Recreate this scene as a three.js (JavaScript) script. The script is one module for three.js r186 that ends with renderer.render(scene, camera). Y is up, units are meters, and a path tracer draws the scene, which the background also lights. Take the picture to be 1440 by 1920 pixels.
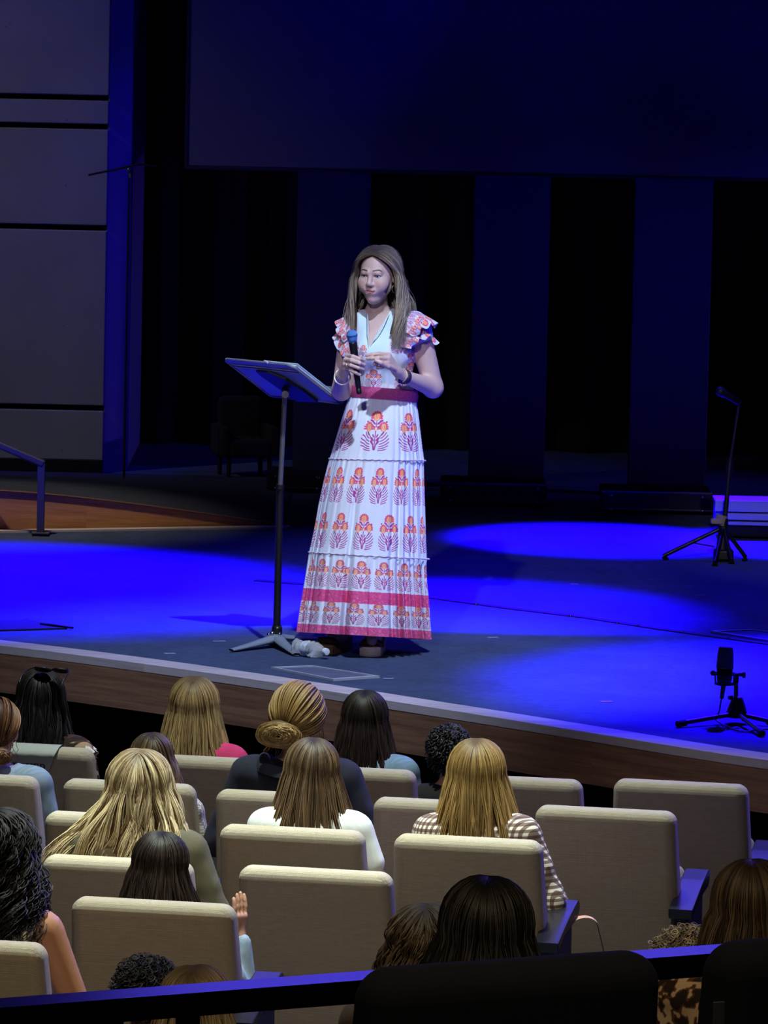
import * as THREE from 'three';
import { RoundedBoxGeometry } from 'three/addons/geometries/RoundedBoxGeometry.js';
import { mergeGeometries, mergeVertices, toCreasedNormals } from 'three/addons/utils/BufferGeometryUtils.js';
import { RectAreaLightUniformsLib } from 'three/addons/lights/RectAreaLightUniformsLib.js';

// ---------------------------------------------------------------- camera, exposure, lights
RectAreaLightUniformsLib.init();
const scene = new THREE.Scene();
scene.background = new THREE.Color(0x000000);
const F = 10300, W = 1440, H = 1920, PITCH = -6.0 * Math.PI / 180, ROLL = 1.25 * Math.PI / 180;
const CAM = new THREE.Vector3(0, 3.09, 23.7);
const camera = new THREE.PerspectiveCamera(2 * Math.atan(H / 2 / F) * 180 / Math.PI, W / H, 0.1, 80);
camera.position.copy(CAM);
camera.rotation.set(PITCH, 0, ROLL, 'XYZ');
camera.updateMatrixWorld();
const renderer = new THREE.WebGLRenderer({ antialias: true });
renderer.shadowMap.enabled = true;
renderer.toneMapping = THREE.LinearToneMapping;
renderer.toneMappingExposure = 1.0;

// stage and house lights: each is a fitting hung from the ceiling with a glowing lens and a light just in front of it
const KEY = new THREE.Color().setRGB(.62, .75, 1.0), BLUE = new THREE.Color().setRGB(0.013, 0.0, 1.0), VIOLET = new THREE.Color().setRGB(0.22, 0.16, 1.0);
const WARM = 0xfff0cf, DOWN = 0xf3fff2, WHITE = 0xf2eeff;
const SPOTS = [
  // label, position, target, colour, candela, half angle (deg), penumbra
  ['white front spotlight aimed at the speaker', [0.9, 8.8, 6.0], [-0.1, 0.35, 0.75], KEY, 350, 10.8, 0.6],
  ['warm front fill spotlight aimed at the speaker from the left', [-1.6, 6.6, 12.6], [-0.02, 1.0, 0.1], 0xeee6ff, 155, 4.6, 0.5],
  ['blue backlight aimed at the stage floor left of the music stand', [-2.8, 8.0, -5.6], [-1.9, 0, -2.1], BLUE, 5400, 12.4, 0.5],
  ['blue backlight aimed at the stage floor behind the speaker', [0.4, 8.0, -5.8], [0.32, 0, -1.45], BLUE, 5200, 8.6, 0.7],
  ['blue backlight aimed at the far stage floor behind the speaker', [0.8, 8.0, -7.0], [1.12, 0, -4.55], BLUE, 4600, 6.0, 0.35],
  ['blue backlight aimed at the far stage floor by the tall microphone stand', [2.6, 8.0, -7.0], [2.2, 0, -4.6], BLUE, 4600, 5.8, 0.35],
  ['blue backlight aimed at the stage floor behind the condenser microphone', [2.6, 8.0, -3.6], [1.95, 0, 0.85], BLUE, 5800, 10.6, 0.75],
  ['dim blue backlight over the middle of the stage', [1.2, 8.4, -6.4], [1.0, 0, -2.4], BLUE, 170, 19, 1],
  ['violet backlight aimed at the front rows of seats', [5.5, 6.2, -1.0], [0.0, -0.2, 7.0], VIOLET, 230, 20, 0.5],
  ['violet sidelight aimed at the speaker from upstage right', [5.2, 5.6, -4.2], [0, 1.4, 0.1], VIOLET, 120, 7, 0.5],
  ['blue sidelight aimed at the splayed wall end', [2.6, 6.4, -6.95], [-1.56, 1.0, -7.62], BLUE, 48, 9, 0.5],
  ['warm downlight over the front rows', [-0.6, 9.0, 4.6], [-0.4, 0, 4.9], DOWN, 350, 19, 0.9],
  ['warm downlight over the middle rows', [-0.6, 9.0, 7.2], [-0.5, 0, 7.2], DOWN, 430, 20, 0.9],
  ['soft white wash aimed at the left front wall', [-8.8, 8.2, -0.5], [-3.2, 1.2, -7.4], WHITE, 66, 15, 0.9],
  ['warm downlight over the rear seats shining forward', [-0.5, 7.6, 16.0], [-0.3, -0.5, 7.6], 0xffdfa8, 92, 17, 0.9],
  ['very dim downlight over the aisle behind the rail', [0.3, 7.0, 16.8], [0.3, 0.5, 15.4], WARM, 16, 17, 0.9],
  ['dim white front light aimed at the white case', [1.2, 6.6, 12.4], [2.0, 0.25, -3.9], WHITE, 170, 2.6, 0.6],
  ['dim blue sidelight along the backdrop from offstage right', [6.6, 1.7, -5.4], [0.2, 0.45, -8.1], new THREE.Color().setRGB(.10, .06, 1), 40, 15, 0.8],
  ['warm downlight over the ramp at the back left', [-3.0, 8.4, -1.6], [-2.1, 0, -4.7], WARM, 130, 9.5, 0.7],
];
const PANELS = [
  // label, position, width, depth, intensity, colour, turn towards
  ['long blue light batten above the right half of the stage', [3.0, 4.75, -3.2], 8.4, 0.6, 11, new THREE.Color().setRGB(.10, .07, 1), [2.4, 0.6, 10]],
];
const HOUSE = 0xfff0dc;

// ---------------------------------------------------------------- helpers
const V = (x, y, z) => new THREE.Vector3(x, y, z);
const R = d => d * Math.PI / 180;
function rng(seed) { let s = seed >>> 0 || 1; return () => { s |= 0; s = s + 0x6D2B79F5 | 0; let t = Math.imul(s ^ s >>> 15, 1 | s); t = t + Math.imul(t ^ t >>> 7, 61 | t) ^ t; return ((t ^ t >>> 14) >>> 0) / 4294967296; }; }
const lerp = (a, b, t) => a + (b - a) * t, clamp = (x, a, b) => Math.max(a, Math.min(b, x));
const sst = (a, b, x) => { const t = clamp((x - a) / (b - a), 0, 1); return t * t * (3 - 2 * t); };
function ray(px, py) { return V((px - W / 2) / F, -(py - H / 2) / F, -1).applyQuaternion(camera.quaternion); }
function onZ(px, py, z) { const d = ray(px, py); return d.multiplyScalar((z - CAM.z) / d.z).add(CAM); }
function onY(px, py, y) { const d = ray(px, py); return d.multiplyScalar((y - CAM.y) / d.y).add(CAM); }
const names = new Map();
function numbered(n) { const k = names.get(n) || 0; names.set(n, k + 1); return k ? n + '_' + String(k).padStart(3, '0') : n; }
function tag(o, label, category, group) { o.userData.label = label; if (category) o.userData.category = category; if (group) o.userData.group = group; return o; }
function shade(o) { o.traverse(m => { if (m.isMesh) { m.castShadow = true; m.receiveShadow = true; } }); return o; }
function thing(name, label, category, pos = [0, 0, 0], turn = 0, group) {
  const o = new THREE.Group(); o.name = numbered(name); o.position.set(...pos); o.rotation.y = turn; scene.add(o);
  return tag(o, label, category, group);
}
function mesh(name, geo, mat, parent) { const m = new THREE.Mesh(Array.isArray(geo) ? merge(geo) : geo, mat); m.castShadow = m.receiveShadow = true; m.name = parent ? name : numbered(name); (parent || scene).add(m); return m; }
function struct(name, geo, mat, parent) { const m = mesh(name, geo, mat, parent); if (!parent) m.userData.kind = 'structure'; return m; }
function merge(list) {
  const l = list.map(g => { const n = g.index ? g.toNonIndexed() : g; for (const k of Object.keys(n.attributes)) if (!['position', 'normal', 'uv'].includes(k)) n.deleteAttribute(k); if (!n.attributes.uv) n.setAttribute('uv', new THREE.BufferAttribute(new Float32Array(n.attributes.position.count * 2), 2)); return n; });
  return mergeGeometries(l, false);
}
function bx(w, h, d, x = 0, y = 0, z = 0, r = 0.004, seg = 2) { const g = new RoundedBoxGeometry(w, h, d, seg, Math.min(r, w / 2.01, h / 2.01, d / 2.01)); boxUV(g); return g.translate(x, y, z); }
function boxUV(g) { const p = g.attributes.position, n = g.attributes.normal, u = new Float32Array(p.count * 2); for (let i = 0; i < p.count; i++) { const ax = Math.abs(n.getX(i)), ay = Math.abs(n.getY(i)), az = Math.abs(n.getZ(i)); let a, b; if (ay >= ax && ay >= az) { a = p.getX(i); b = p.getZ(i); } else if (ax >= az) { a = p.getZ(i); b = p.getY(i); } else { a = p.getX(i); b = p.getY(i); } u[2 * i] = a; u[2 * i + 1] = b; } g.setAttribute('uv', new THREE.BufferAttribute(u, 2)); return g; }
function cyl(a, b, r0, r1 = r0, seg = 16, open = false) { const A = a.isVector3 ? a : V(...a), B = b.isVector3 ? b : V(...b), d = B.clone().sub(A), l = d.length(); const g = new THREE.CylinderGeometry(r1, r0, l, seg, 1, open); g.applyQuaternion(new THREE.Quaternion().setFromUnitVectors(V(0, 1, 0), d.normalize())); const m = A.clone().add(B).multiplyScalar(.5); return g.translate(m.x, m.y, m.z); }
function tube(pts, r, seg = 32, rs = 8, closed = false) { return new THREE.TubeGeometry(new THREE.CatmullRomCurve3(pts.map(p => p.isVector3 ? p : V(...p)), closed, 'centripetal'), seg, r, rs, closed); }
function sph(x, y, z, r, sx = 1, sy = 1, sz = 1, seg = 16) { return new THREE.SphereGeometry(r, seg, Math.round(seg * .7)).scale(sx, sy, sz).translate(x, y, z); }
function lathe(pts, seg = 32) { return new THREE.LatheGeometry(pts.map(p => new THREE.Vector2(...p)), seg); }
// a quad grid surface from f(u, v) -> [x, y, z], with uv
function sheet(f, nu, nv, uv) {
  const p = [], t = [], ix = [];
  for (let j = 0; j <= nv; j++) for (let i = 0; i <= nu; i++) { const u = i / nu, v = j / nv; p.push(...f(u, v)); t.push(...(uv ? uv(u, v) : [u, v])); }
  for (let j = 0; j < nv; j++) for (let i = 0; i < nu; i++) { const a = j * (nu + 1) + i, b = a + 1, c = a + nu + 1, d = c + 1; ix.push(a, b, d, a, d, c); }
  const g = new THREE.BufferGeometry(); g.setAttribute('position', new THREE.Float32BufferAttribute(p, 3)); g.setAttribute('uv', new THREE.Float32BufferAttribute(t, 2)); g.setIndex(ix); g.computeVertexNormals(); return g;
}
// value noise in 3-D
const NT = (() => { const r = rng(77), a = new Float32Array(4096); for (let i = 0; i < 4096; i++) a[i] = r() * 2 - 1; return a; })();
const nh = (i, j, k) => NT[(i * 73 + j * 1181 + k * 2749 + ((i * j) & 1023) * 31) & 4095];
function noise(x, y, z) { const i = Math.floor(x), j = Math.floor(y), k = Math.floor(z), f = t => t * t * (3 - 2 * t), u = f(x - i), v = f(y - j), w = f(z - k);
  return lerp(lerp(lerp(nh(i, j, k), nh(i + 1, j, k), u), lerp(nh(i, j + 1, k), nh(i + 1, j + 1, k), u), v), lerp(lerp(nh(i, j, k + 1), nh(i + 1, j, k + 1), u), lerp(nh(i, j + 1, k + 1), nh(i + 1, j + 1, k + 1), u), v), w); }

// signed distance primitives and a surface-nets mesher
const cap = (a, b, ra, rb = ra, k) => { const d = [b[0] - a[0], b[1] - a[1], b[2] - a[2]], l2 = d[0] * d[0] + d[1] * d[1] + d[2] * d[2] || 1e-9; return { k, f: (x, y, z) => { const px = x - a[0], py = y - a[1], pz = z - a[2]; const t = clamp((px * d[0] + py * d[1] + pz * d[2]) / l2, 0, 1); const qx = px - t * d[0], qy = py - t * d[1], qz = pz - t * d[2]; return Math.sqrt(qx * qx + qy * qy + qz * qz) - (ra + (rb - ra) * t); } }; };
const ell = (c, r, k, rot = 0) => { const m = Math.min(...r), cs = Math.cos(rot), sn = Math.sin(rot); return { k, f: (x, y, z) => { let px = x - c[0], py = y - c[1]; const pz = (z - c[2]) / r[2]; if (rot) { const t = px * cs + py * sn; py = -px * sn + py * cs; px = t; } px /= r[0]; py /= r[1]; const l = Math.sqrt(px * px + py * py + pz * pz); const g = Math.sqrt((px / r[0]) ** 2 + (py / r[1]) ** 2 + (pz / r[2]) ** 2); return g < 1e-6 ? -m : l * (l - 1) / g; } }; };
const sub = (p, k) => ({ k: k ?? p.k, f: p.f, neg: true });
const smin = (a, b, k) => { const h = Math.max(k - Math.abs(a - b), 0) / k; return Math.min(a, b) - h * h * k * .25; };
function blend(list, k = .02) { return (x, y, z) => { let d = 1e3; for (const p of list) { const e = p.f(x, y, z); d = p.neg ? -smin(-d, e, p.k ?? k) : smin(d, e, p.k ?? k); } return d; }; }
function nets(f, mn, mx, c) {
  const nx = Math.ceil((mx[0] - mn[0]) / c) + 1, ny = Math.ceil((mx[1] - mn[1]) / c) + 1, nz = Math.ceil((mx[2] - mn[2]) / c) + 1;
  const G = new Float32Array(nx * ny * nz), at = (i, j, k) => (k * ny + j) * nx + i;
  for (let k = 0; k < nz; k++) for (let j = 0; j < ny; j++) for (let i = 0; i < nx; i++) G[at(i, j, k)] = f(mn[0] + i * c, mn[1] + j * c, mn[2] + k * c);
  const id = new Int32Array(nx * ny * nz).fill(-1), P = [], I = [];
  const E = [[0, 1], [2, 3], [4, 5], [6, 7], [0, 2], [1, 3], [4, 6], [5, 7], [0, 4], [1, 5], [2, 6], [3, 7]];
  const val = new Float32Array(8);
  for (let k = 0; k < nz - 1; k++) for (let j = 0; j < ny - 1; j++) for (let i = 0; i < nx - 1; i++) {
    let m = 0; for (let q = 0; q < 8; q++) { val[q] = G[at(i + (q & 1), j + (q >> 1 & 1), k + (q >> 2))]; if (val[q] < 0) m |= 1 << q; }
    if (!m || m === 255) continue;
    let x = 0, y = 0, z = 0, n = 0;
    for (const [a, b] of E) { if ((m >> a & 1) === (m >> b & 1)) continue; const t = val[a] / (val[a] - val[b]); x += lerp(a & 1, b & 1, t); y += lerp(a >> 1 & 1, b >> 1 & 1, t); z += lerp(a >> 2, b >> 2, t); n++; }
    id[at(i, j, k)] = P.length / 3; P.push(mn[0] + (i + x / n) * c, mn[1] + (j + y / n) * c, mn[2] + (k + z / n) * c);
  }
  const quad = (a, b, d, e, s) => { if (a < 0 || b < 0 || d < 0 || e < 0) return; if (s) I.push(a, b, d, a, d, e); else I.push(a, d, b, a, e, d); };
  for (let k = 1; k < nz - 1; k++) for (let j = 1; j < ny - 1; j++) for (let i = 1; i < nx - 1; i++) {
    const s = G[at(i, j, k)] < 0;
    if (s !== G[at(i + 1, j, k)] < 0) quad(id[at(i, j - 1, k - 1)], id[at(i, j, k - 1)], id[at(i, j, k)], id[at(i, j - 1, k)], s);
    if (s !== G[at(i, j + 1, k)] < 0) quad(id[at(i - 1, j, k - 1)], id[at(i - 1, j, k)], id[at(i, j, k)], id[at(i, j, k - 1)], s);
    if (s !== G[at(i, j, k + 1)] < 0) quad(id[at(i - 1, j - 1, k)], id[at(i, j - 1, k)], id[at(i, j, k)], id[at(i - 1, j, k)], s);
  }
  const g = new THREE.BufferGeometry(); g.setAttribute('position', new THREE.Float32BufferAttribute(P, 3)); g.setIndex(I); g.computeVertexNormals(); return g;
}
function paint(g, fn) { const p = g.attributes.position, c = new Float32Array(p.count * 3); for (let i = 0; i < p.count; i++) { const q = fn(p.getX(i), p.getY(i), p.getZ(i)); c[3 * i] = q[0]; c[3 * i + 1] = q[1]; c[3 * i + 2] = q[2]; } g.setAttribute('color', new THREE.BufferAttribute(c, 3)); return g; }
function setUV(g, fn) { const p = g.attributes.position, u = new Float32Array(p.count * 2); for (let i = 0; i < p.count; i++) { const q = fn(p.getX(i), p.getY(i), p.getZ(i)); u[2 * i] = q[0]; u[2 * i + 1] = q[1]; } g.setAttribute('uv', new THREE.BufferAttribute(u, 2)); return g; }
const mix3 = (a, b, t) => [lerp(a[0], b[0], t), lerp(a[1], b[1], t), lerp(a[2], b[2], t)];
const lin = h => { const c = new THREE.Color(h); return [c.r, c.g, c.b]; };

// ---------------------------------------------------------------- materials
function canvas(w, h, draw) { const c = document.createElement('canvas'); c.width = w; c.height = h; draw(c.getContext('2d'), w, h); return c; }
function ctex(w, h, draw, rx = 1, ry = 1, srgb = true) { const t = new THREE.CanvasTexture(canvas(w, h, draw)); t.wrapS = t.wrapT = THREE.RepeatWrapping; t.repeat.set(rx, ry); if (srgb) t.colorSpace = THREE.SRGBColorSpace; return t; }
function dtex(n, fn, rep) { const d = new Uint8Array(n * n * 4); for (let j = 0; j < n; j++) for (let i = 0; i < n; i++) { const c = fn(i, j); const k = 4 * (j * n + i); d[k] = c[0]; d[k + 1] = c[1]; d[k + 2] = c[2]; d[k + 3] = 255; } const t = new THREE.DataTexture(d, n, n); t.wrapS = t.wrapT = THREE.RepeatWrapping; t.magFilter = THREE.LinearFilter; t.minFilter = THREE.LinearMipmapLinearFilter; t.generateMipmaps = true; t.repeat.set(rep, rep); t.needsUpdate = true; return t; }
const std = (color, roughness = .7, o = {}) => new THREE.MeshStandardMaterial({ color, roughness, ...o });
const rW = rng(5);
// woven upholstery: colour slubs and relief, 12 cm tile
const rowT = Array.from({ length: 256 }, () => rW()), colT = Array.from({ length: 256 }, () => rW());
const weave = (i, j) => { const a = rowT[j] * .5 + colT[i] * .25 + .25 * (((i >> 1) + (j >> 1)) & 1); return a; };
const weaveMap = dtex(256, (i, j) => { const v = 205 + 44 * (weave(i, j) - .4) + 14 * noise(i / 21, j / 6, 3); return [v, v, v]; }, 5);
const weaveBump = dtex(256, (i, j) => { const v = 255 * weave(i, j); return [v, v, v]; }, 5);
const M = {
  seat: std(0xb9b09c, .92, { map: weaveMap, bumpMap: weaveBump, bumpScale: .0012 }),
  black: std(0x0b0b0d, .5), blackSatin: std(0x141416, .35), blackMetal: std(0x16161a, .38, { metalness: .4 }), matte: std(0x08080a, .95),
  chrome: std(0xb9bcc4, .22, { metalness: 1 }), steel: std(0x7d8088, .34, { metalness: .9 }),
  arm: std(0x1d1d22, .26),
  trousers: std(0x1c2230, .9), shoe: std(0x151316, .6),
};
const skin = (h, r = .55) => std(h, r);
// ---------------------------------------------------------------- lamps
function fixture(label, pos, target, color, I, half, pen) {
  const p = V(...pos), t = V(...target), d = t.clone().sub(p).normalize();
  const g = thing('stage_light', label, 'stage light', pos);
  const back = d.clone().multiplyScalar(-.34), q = new THREE.Quaternion().setFromUnitVectors(V(0, 0, 1), d);
  mesh('housing', [cyl(back, V(0, 0, 0).addScaledVector(d, -.02), .075, .1, 24), cyl(back.clone().multiplyScalar(1.1), back, .05, .075, 24)], M.black, g);
  mesh('bracket', [cyl(back.clone().multiplyScalar(.5), V(back.x * .5, .3, back.z * .5), .012), cyl(V(back.x * .5, .28, back.z * .5), V(back.x * .5, 9.6 - pos[1], back.z * .5), .02)], M.black, g);
  const lens = new THREE.CircleGeometry(.085, 24).applyQuaternion(q).translate(d.x * .002, d.y * .002, d.z * .002);
  const c = color.isColor ? color : new THREE.Color(color);
  mesh('lens', lens, new THREE.MeshStandardMaterial({ color: 0x111111, emissive: c, emissiveIntensity: 6 }), g);
  const L = new THREE.SpotLight(c, I, 0, R(half), pen, 2); L.position.copy(p).addScaledVector(d, .03); L.target.position.copy(t);
  L.castShadow = true; L.shadow.radius = 4; L.shadow.mapSize.set(2048, 2048); scene.add(L, L.target);
}
for (const s of SPOTS) fixture(...s);
for (const [label, pos, w, d, I, col, aim] of PANELS) {
  const g = thing('house_light', label, 'ceiling light', pos), c = new THREE.Color(col), f = V(...aim).sub(V(...pos)).normalize(), q = new THREE.Quaternion().setFromUnitVectors(V(0, 0, -1), f);
  const L = new THREE.RectAreaLight(c, I, w, d); L.position.set(...pos).addScaledVector(f, .012); L.lookAt(...aim); L.castShadow = true; scene.add(L); L.updateMatrixWorld();
  const put = geo => geo.applyQuaternion(L.quaternion);
  mesh('housing', put(bx(w + .08, d + .08, .1, 0, 0, .07, .01)), M.black, g);
  for (const s of [-1, 1]) { const p = V(s * w * .4, 0, .1).applyQuaternion(L.quaternion); mesh('suspension_rod', cyl(p, [p.x, 9.6 - pos[1], p.z], .01, .01, 8), M.black, g); }
  mesh('diffuser', put(new THREE.PlaneGeometry(w, d).rotateY(Math.PI).translate(0, 0, .012)), new THREE.MeshStandardMaterial({ color: 0x222222, emissive: c, emissiveIntensity: I * .2 }), g);
}

// ---------------------------------------------------------------- room shell
const rC = rng(9);
const carpetMap = dtex(512, (i, j) => { const v = .82 + .16 * noise(i / 90, j / 90, 1) + .12 * noise(i / 11, j / 11, 5) + .26 * (rC() - .5); return [206 * v, 222 * v, 255 * v].map(x => clamp(x, 0, 255)); }, .8);
const carpetBump = dtex(256, () => { const v = 255 * rC(); return [v, v, v]; }, 8);
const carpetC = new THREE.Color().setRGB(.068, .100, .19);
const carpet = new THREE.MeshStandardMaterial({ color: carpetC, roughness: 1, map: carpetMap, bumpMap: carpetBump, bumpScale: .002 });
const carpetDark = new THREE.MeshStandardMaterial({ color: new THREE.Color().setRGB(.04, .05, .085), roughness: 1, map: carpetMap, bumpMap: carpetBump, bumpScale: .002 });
const woodTex = (seed, dark, light) => { const c0 = lin(dark), c1 = lin(light); return dtex(512, (i, j) => { const v = clamp(.5 + .34 * noise(i / 160, j / 14, seed) + .22 * noise(i / 60, j / 4, seed + 3) + .1 * noise(i / 7, j / 2.2, seed), 0, 1); return mix3(c0, c1, v).map(x => Math.pow(x, 1 / 2.2) * 255); }, 1); };
const fasciaTex = woodTex(2, '#70503e', '#a87a5c'); fasciaTex.colorSpace = THREE.SRGBColorSpace;
const wood = std(0xffffff, .5, { map: fasciaTex });
const nosingTex = woodTex(6, '#ada0a4', '#d2c6cc'); nosingTex.colorSpace = THREE.SRGBColorSpace;
const woodLight = std(0xffffff, .5, { map: nosingTex });
const rampTex = woodTex(11, '#a8703c', '#d79a58'); rampTex.colorSpace = THREE.SRGBColorSpace;
const rampWood = std(0xffffff, .5, { map: rampTex });
const drywall = std(0x8f8f92, .93, { map: dtex(256, (i, j) => { const v = 238 + 14 * noise(i / 30, j / 30, 8) + 10 * (rC() - .5); return [v, v, v]; }, .7) });
const plaster = std(0x222226, .95);

struct('wall_left', bx(.3, 12, 42, -10, 4.5, 9), plaster);
struct('wall_right', bx(.3, 12, 42, 10, 4.5, 9), plaster);
struct('wall_rear', bx(20.6, 12, .3, 0, 4.5, 29), plaster);
struct('wall_back', bx(20.6, 12, .3, 0, 4.5, -10.4), M.matte);
struct('ceiling', bx(20.6, .3, 42, 0, 9.8, 9), plaster);
// raked auditorium floor, one sloped slab; rows lie along lines z - 0.19 x = const
const floorY = (x, z) => -.89 + .04 * (z - .19 * x - 3.7);
const slab = (pts, y0, y1) => { const s = new THREE.Shape(pts.map(p => new THREE.Vector2(p[0], -p[1]))); return new THREE.ExtrudeGeometry(s, { depth: y1 - y0, bevelEnabled: false }).rotateX(-Math.PI / 2).translate(0, y0, 0); };
{
  const g = bx(20.6, .4, 42, 0, -.2, 0, .002); const p = g.attributes.position;
  for (let i = 0; i < p.count; i++) { const x = p.getX(i), z = p.getZ(i) + 9; p.setZ(i, z); p.setY(i, p.getY(i) + floorY(x, z)); }
  g.computeVertexNormals(); struct('floor', g, carpetDark);
}
struct('floor_riser', slab([[-.1, 10.2], [4, 11.0], [4, 13.4], [-.1, 12.6]], -.75, -.45), carpetDark);
// upper tier behind the rail, turned towards the aisle
struct('floor_upper', slab([[-3, 12.42], [4, 16.1], [4, 24], [-9.5, 24], [-9.5, 12.0]], -.7, .42), carpetDark);

// stage: curved front edge traced on the floor plane
const EDGE = [[-9.8, -3.4], [-6, -2.2], [-3, -.62], [-1.644, .193], [-1.165, .551], [-.629, 1.005], [-.246, 1.365], [.082, 1.69], [.401, 2.0], [.812, 2.41], [1.208, 2.81], [1.478, 3.05], [2.1, 3.42], [3.5, 3.75], [9.8, 4.0]].map(p => V(p[0], 0, p[1]));
const edgeC = new THREE.CatmullRomCurve3(EDGE, false, 'centripetal');
const NE = 120, eP = edgeC.getSpacedPoints(NE), eN = eP.map((p, i) => { const t = edgeC.getTangentAt(i / NE); return V(-t.z, 0, t.x).multiplyScalar(t.x > 0 ? 1 : -1); }); // towards the audience
const off = d => eP.map((p, i) => [p.x + eN[i].x * d, p.z + eN[i].z * d]);
{
  const inner = off(-.15);
  const st = struct('floor_stage', slab([...inner, [9.85, -10.3], [-9.85, -10.3]], -.2, 0), carpet);
  struct('wall_under_stage', slab([...off(-.5), [9.85, -10.2], [-9.85, -10.2]], -1.55, -.2), M.matte);
  const strip = (a, b, y0, y1) => { const A = off(a), B = off(b); return slab([...A, ...B.reverse()], y0, y1); };
  struct('trim_1', strip(-.149, .001, -.03, .004), woodLight);
  const fg = strip(-.03, 0, -.2, -.031); setUV(fg, (x, y, z) => [x * 1.2, y * 2]); struct('trim_2', fg, wood);
  // seam strip of the trap cover with its screws, two floor hatches, loose marks
  const seam = thing('floor_seam', 'long dark seam strip with small screws crossing the stage floor on the right', 'floor strip');
  const sp = [[480, 1088], [600, 1098], [820, 1122], [950, 1140], [1100, 1158], [1250, 1181], [1440, 1207], [1700, 1243]].map(p => onY(...p, .002));
  for (let i = 1; i < sp.length; i++) { const a = sp[i - 1], b = sp[i], d = b.clone().sub(a), l = d.length(); const g = bx(l, .005, .05, 0, 0, 0, .001, 1).rotateY(Math.atan2(-d.z, d.x)); mesh('strip', g.translate((a.x + b.x) / 2, .0025, (a.z + b.z) / 2), M.black, seam); }
  for (const [x, y] of [[893, 1133], [1070, 1155], [1157, 1168], [1195, 1173], [1280, 1185], [1365, 1197]]) { const q = onY(x, y, .004); mesh('screw', cyl([q.x, .003, q.z], [q.x, .008, q.z], .009, .007, 12), M.chrome, seam); }
  const rimM = std(0xa6abba, .4), lidM = std(0x5d6478, .8, { map: carpetMap });
  const hatch = (label, px, lidMat) => {
    const c = px.map(p => onY(...p, 0)), m = c.reduce((a, b) => a.add(b), V(0, 0, 0)).multiplyScalar(.25);
    const h = thing('floor_hatch', label, 'floor hatch', [m.x, 0, m.z]);
    const q = c.map(p => p.clone().sub(m)), ins = q.map(p => p.clone().multiplyScalar(.9));
    const lid = slab(ins.map(p => [p.x, p.z]), .001, .006); boxUV(lid); mesh('lid', lid, lidMat, h);
    for (let i = 0; i < 4; i++) { const a = q[i], b = q[(i + 1) % 4], ai = ins[i], bi = ins[(i + 1) % 4]; mesh('frame_bar', slab([[a.x, a.z], [b.x, b.z], [bi.x, bi.z], [ai.x, ai.z]], .001, .011), rimM, h); }
    for (const s of [0, 2]) { const a = ins[s].clone().multiplyScalar(.93); mesh('screw', cyl([a.x, .005, a.z], [a.x, .009, a.z], .008, .006, 10), M.chrome, h); }
  };
  hatch('rectangular floor hatch with a pale metal rim in front of the speaker', [[508, 1255], [585, 1252], [712, 1272], [625, 1278]], lidM);
  hatch('floor hatch with a metal rim on the stage behind the condenser microphone', [[1332, 1187], [1408, 1184], [1530, 1199], [1450, 1206]], carpet);
  const mat = thing('floor_plate', 'flat dark irregular plate lying on the stage floor at the far left', 'floor plate', [onY(55, 1174, 0).x, 0, onY(55, 1174, 0).z]);
  const c = mat.position, pl = [[-60, 1167], [40, 1166], [50, 1162], [60, 1166], [126, 1180], [70, 1182], [-60, 1186]].map(p => onY(...p, 0).sub(c));
  mesh('plate', slab(pl.map(p => [p.x, p.z]), .001, .008), std(0x10121c, .9), mat); mesh('cable_stub', tube([[.05, .012, 0], [.12, .014, .06], [.2, .01, .1]], .006, 12, 6), M.black, mat);
  for (const [x, y, w, col, lab] of [[1137, 1316, .05, 0xb06a96, 'pink strip of tape on the stage floor left of the condenser microphone'], [1077, 1096, .04, 0x9a9aa8, 'small grey tape mark on the dark stage floor right of the skirt'], [924, 1196, .05, 0x8a90b0, 'pale tape mark on the stage floor just right of the skirt hem'], [411, 1203, .055, 0x8a90b0, 'pale tape strip on the stage floor left of the music stand base'], [728, 1273, .045, 0x8088a8, 'pale tape scrap by the right end of the front floor hatch'], [318, 1226, .05, 0x8a90b0, 'short pale tape mark near the front edge left of the music stand'], [1313, 1117, .05, 0x70768c, 'grey tape mark on the dark floor below the far microphone stand']]) {
    const q = onY(x, y, 0); const t = thing('tape_mark', lab, 'tape', [q.x, 0, q.z], .3); mesh('tape', bx(w, .002, .022, 0, .002, 0, .0008, 1), std(col, .8), t);
  }
}

// left front wall beside the stage opening: flush panels with recessed joints, then its splayed end
{
  const ZW = -7.5, xr = onZ(199, 500, ZW).x, ys = [[-700, 177], [187, 231], [241, 421], [431, 759], [769, 889]].map(([a, b]) => [onZ(100, a, ZW).y, onZ(100, b, ZW).y]);
  const w = struct('wall_front', bx(8.2, 11, .3, xr - 4.15, 4, ZW - .21, .002), std(0x1d1c22, .95));
  ys.forEach(([a, b]) => { const g = bx(8.2, a - b, .06, xr - 4.1, (a + b) / 2, ZW - .03, .008, 2); const m = mesh('wall_panel', g, drywall, w); m.userData.kind = 'structure'; });
  const x2 = onZ(240, 500, ZW).x;
  struct('wall_return', slab([[xr + .002, ZW - .02], [x2, ZW - .13], [x2, -10.2], [xr - .1, -10.2], [xr - .1, ZW - .3]], 0, 9.6), std(0x8f8f98, .9));
  struct('baseboard_left', bx(8.2, .075, .05, xr - 4.1, .04, ZW + .03, .004), M.black);
}
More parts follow.
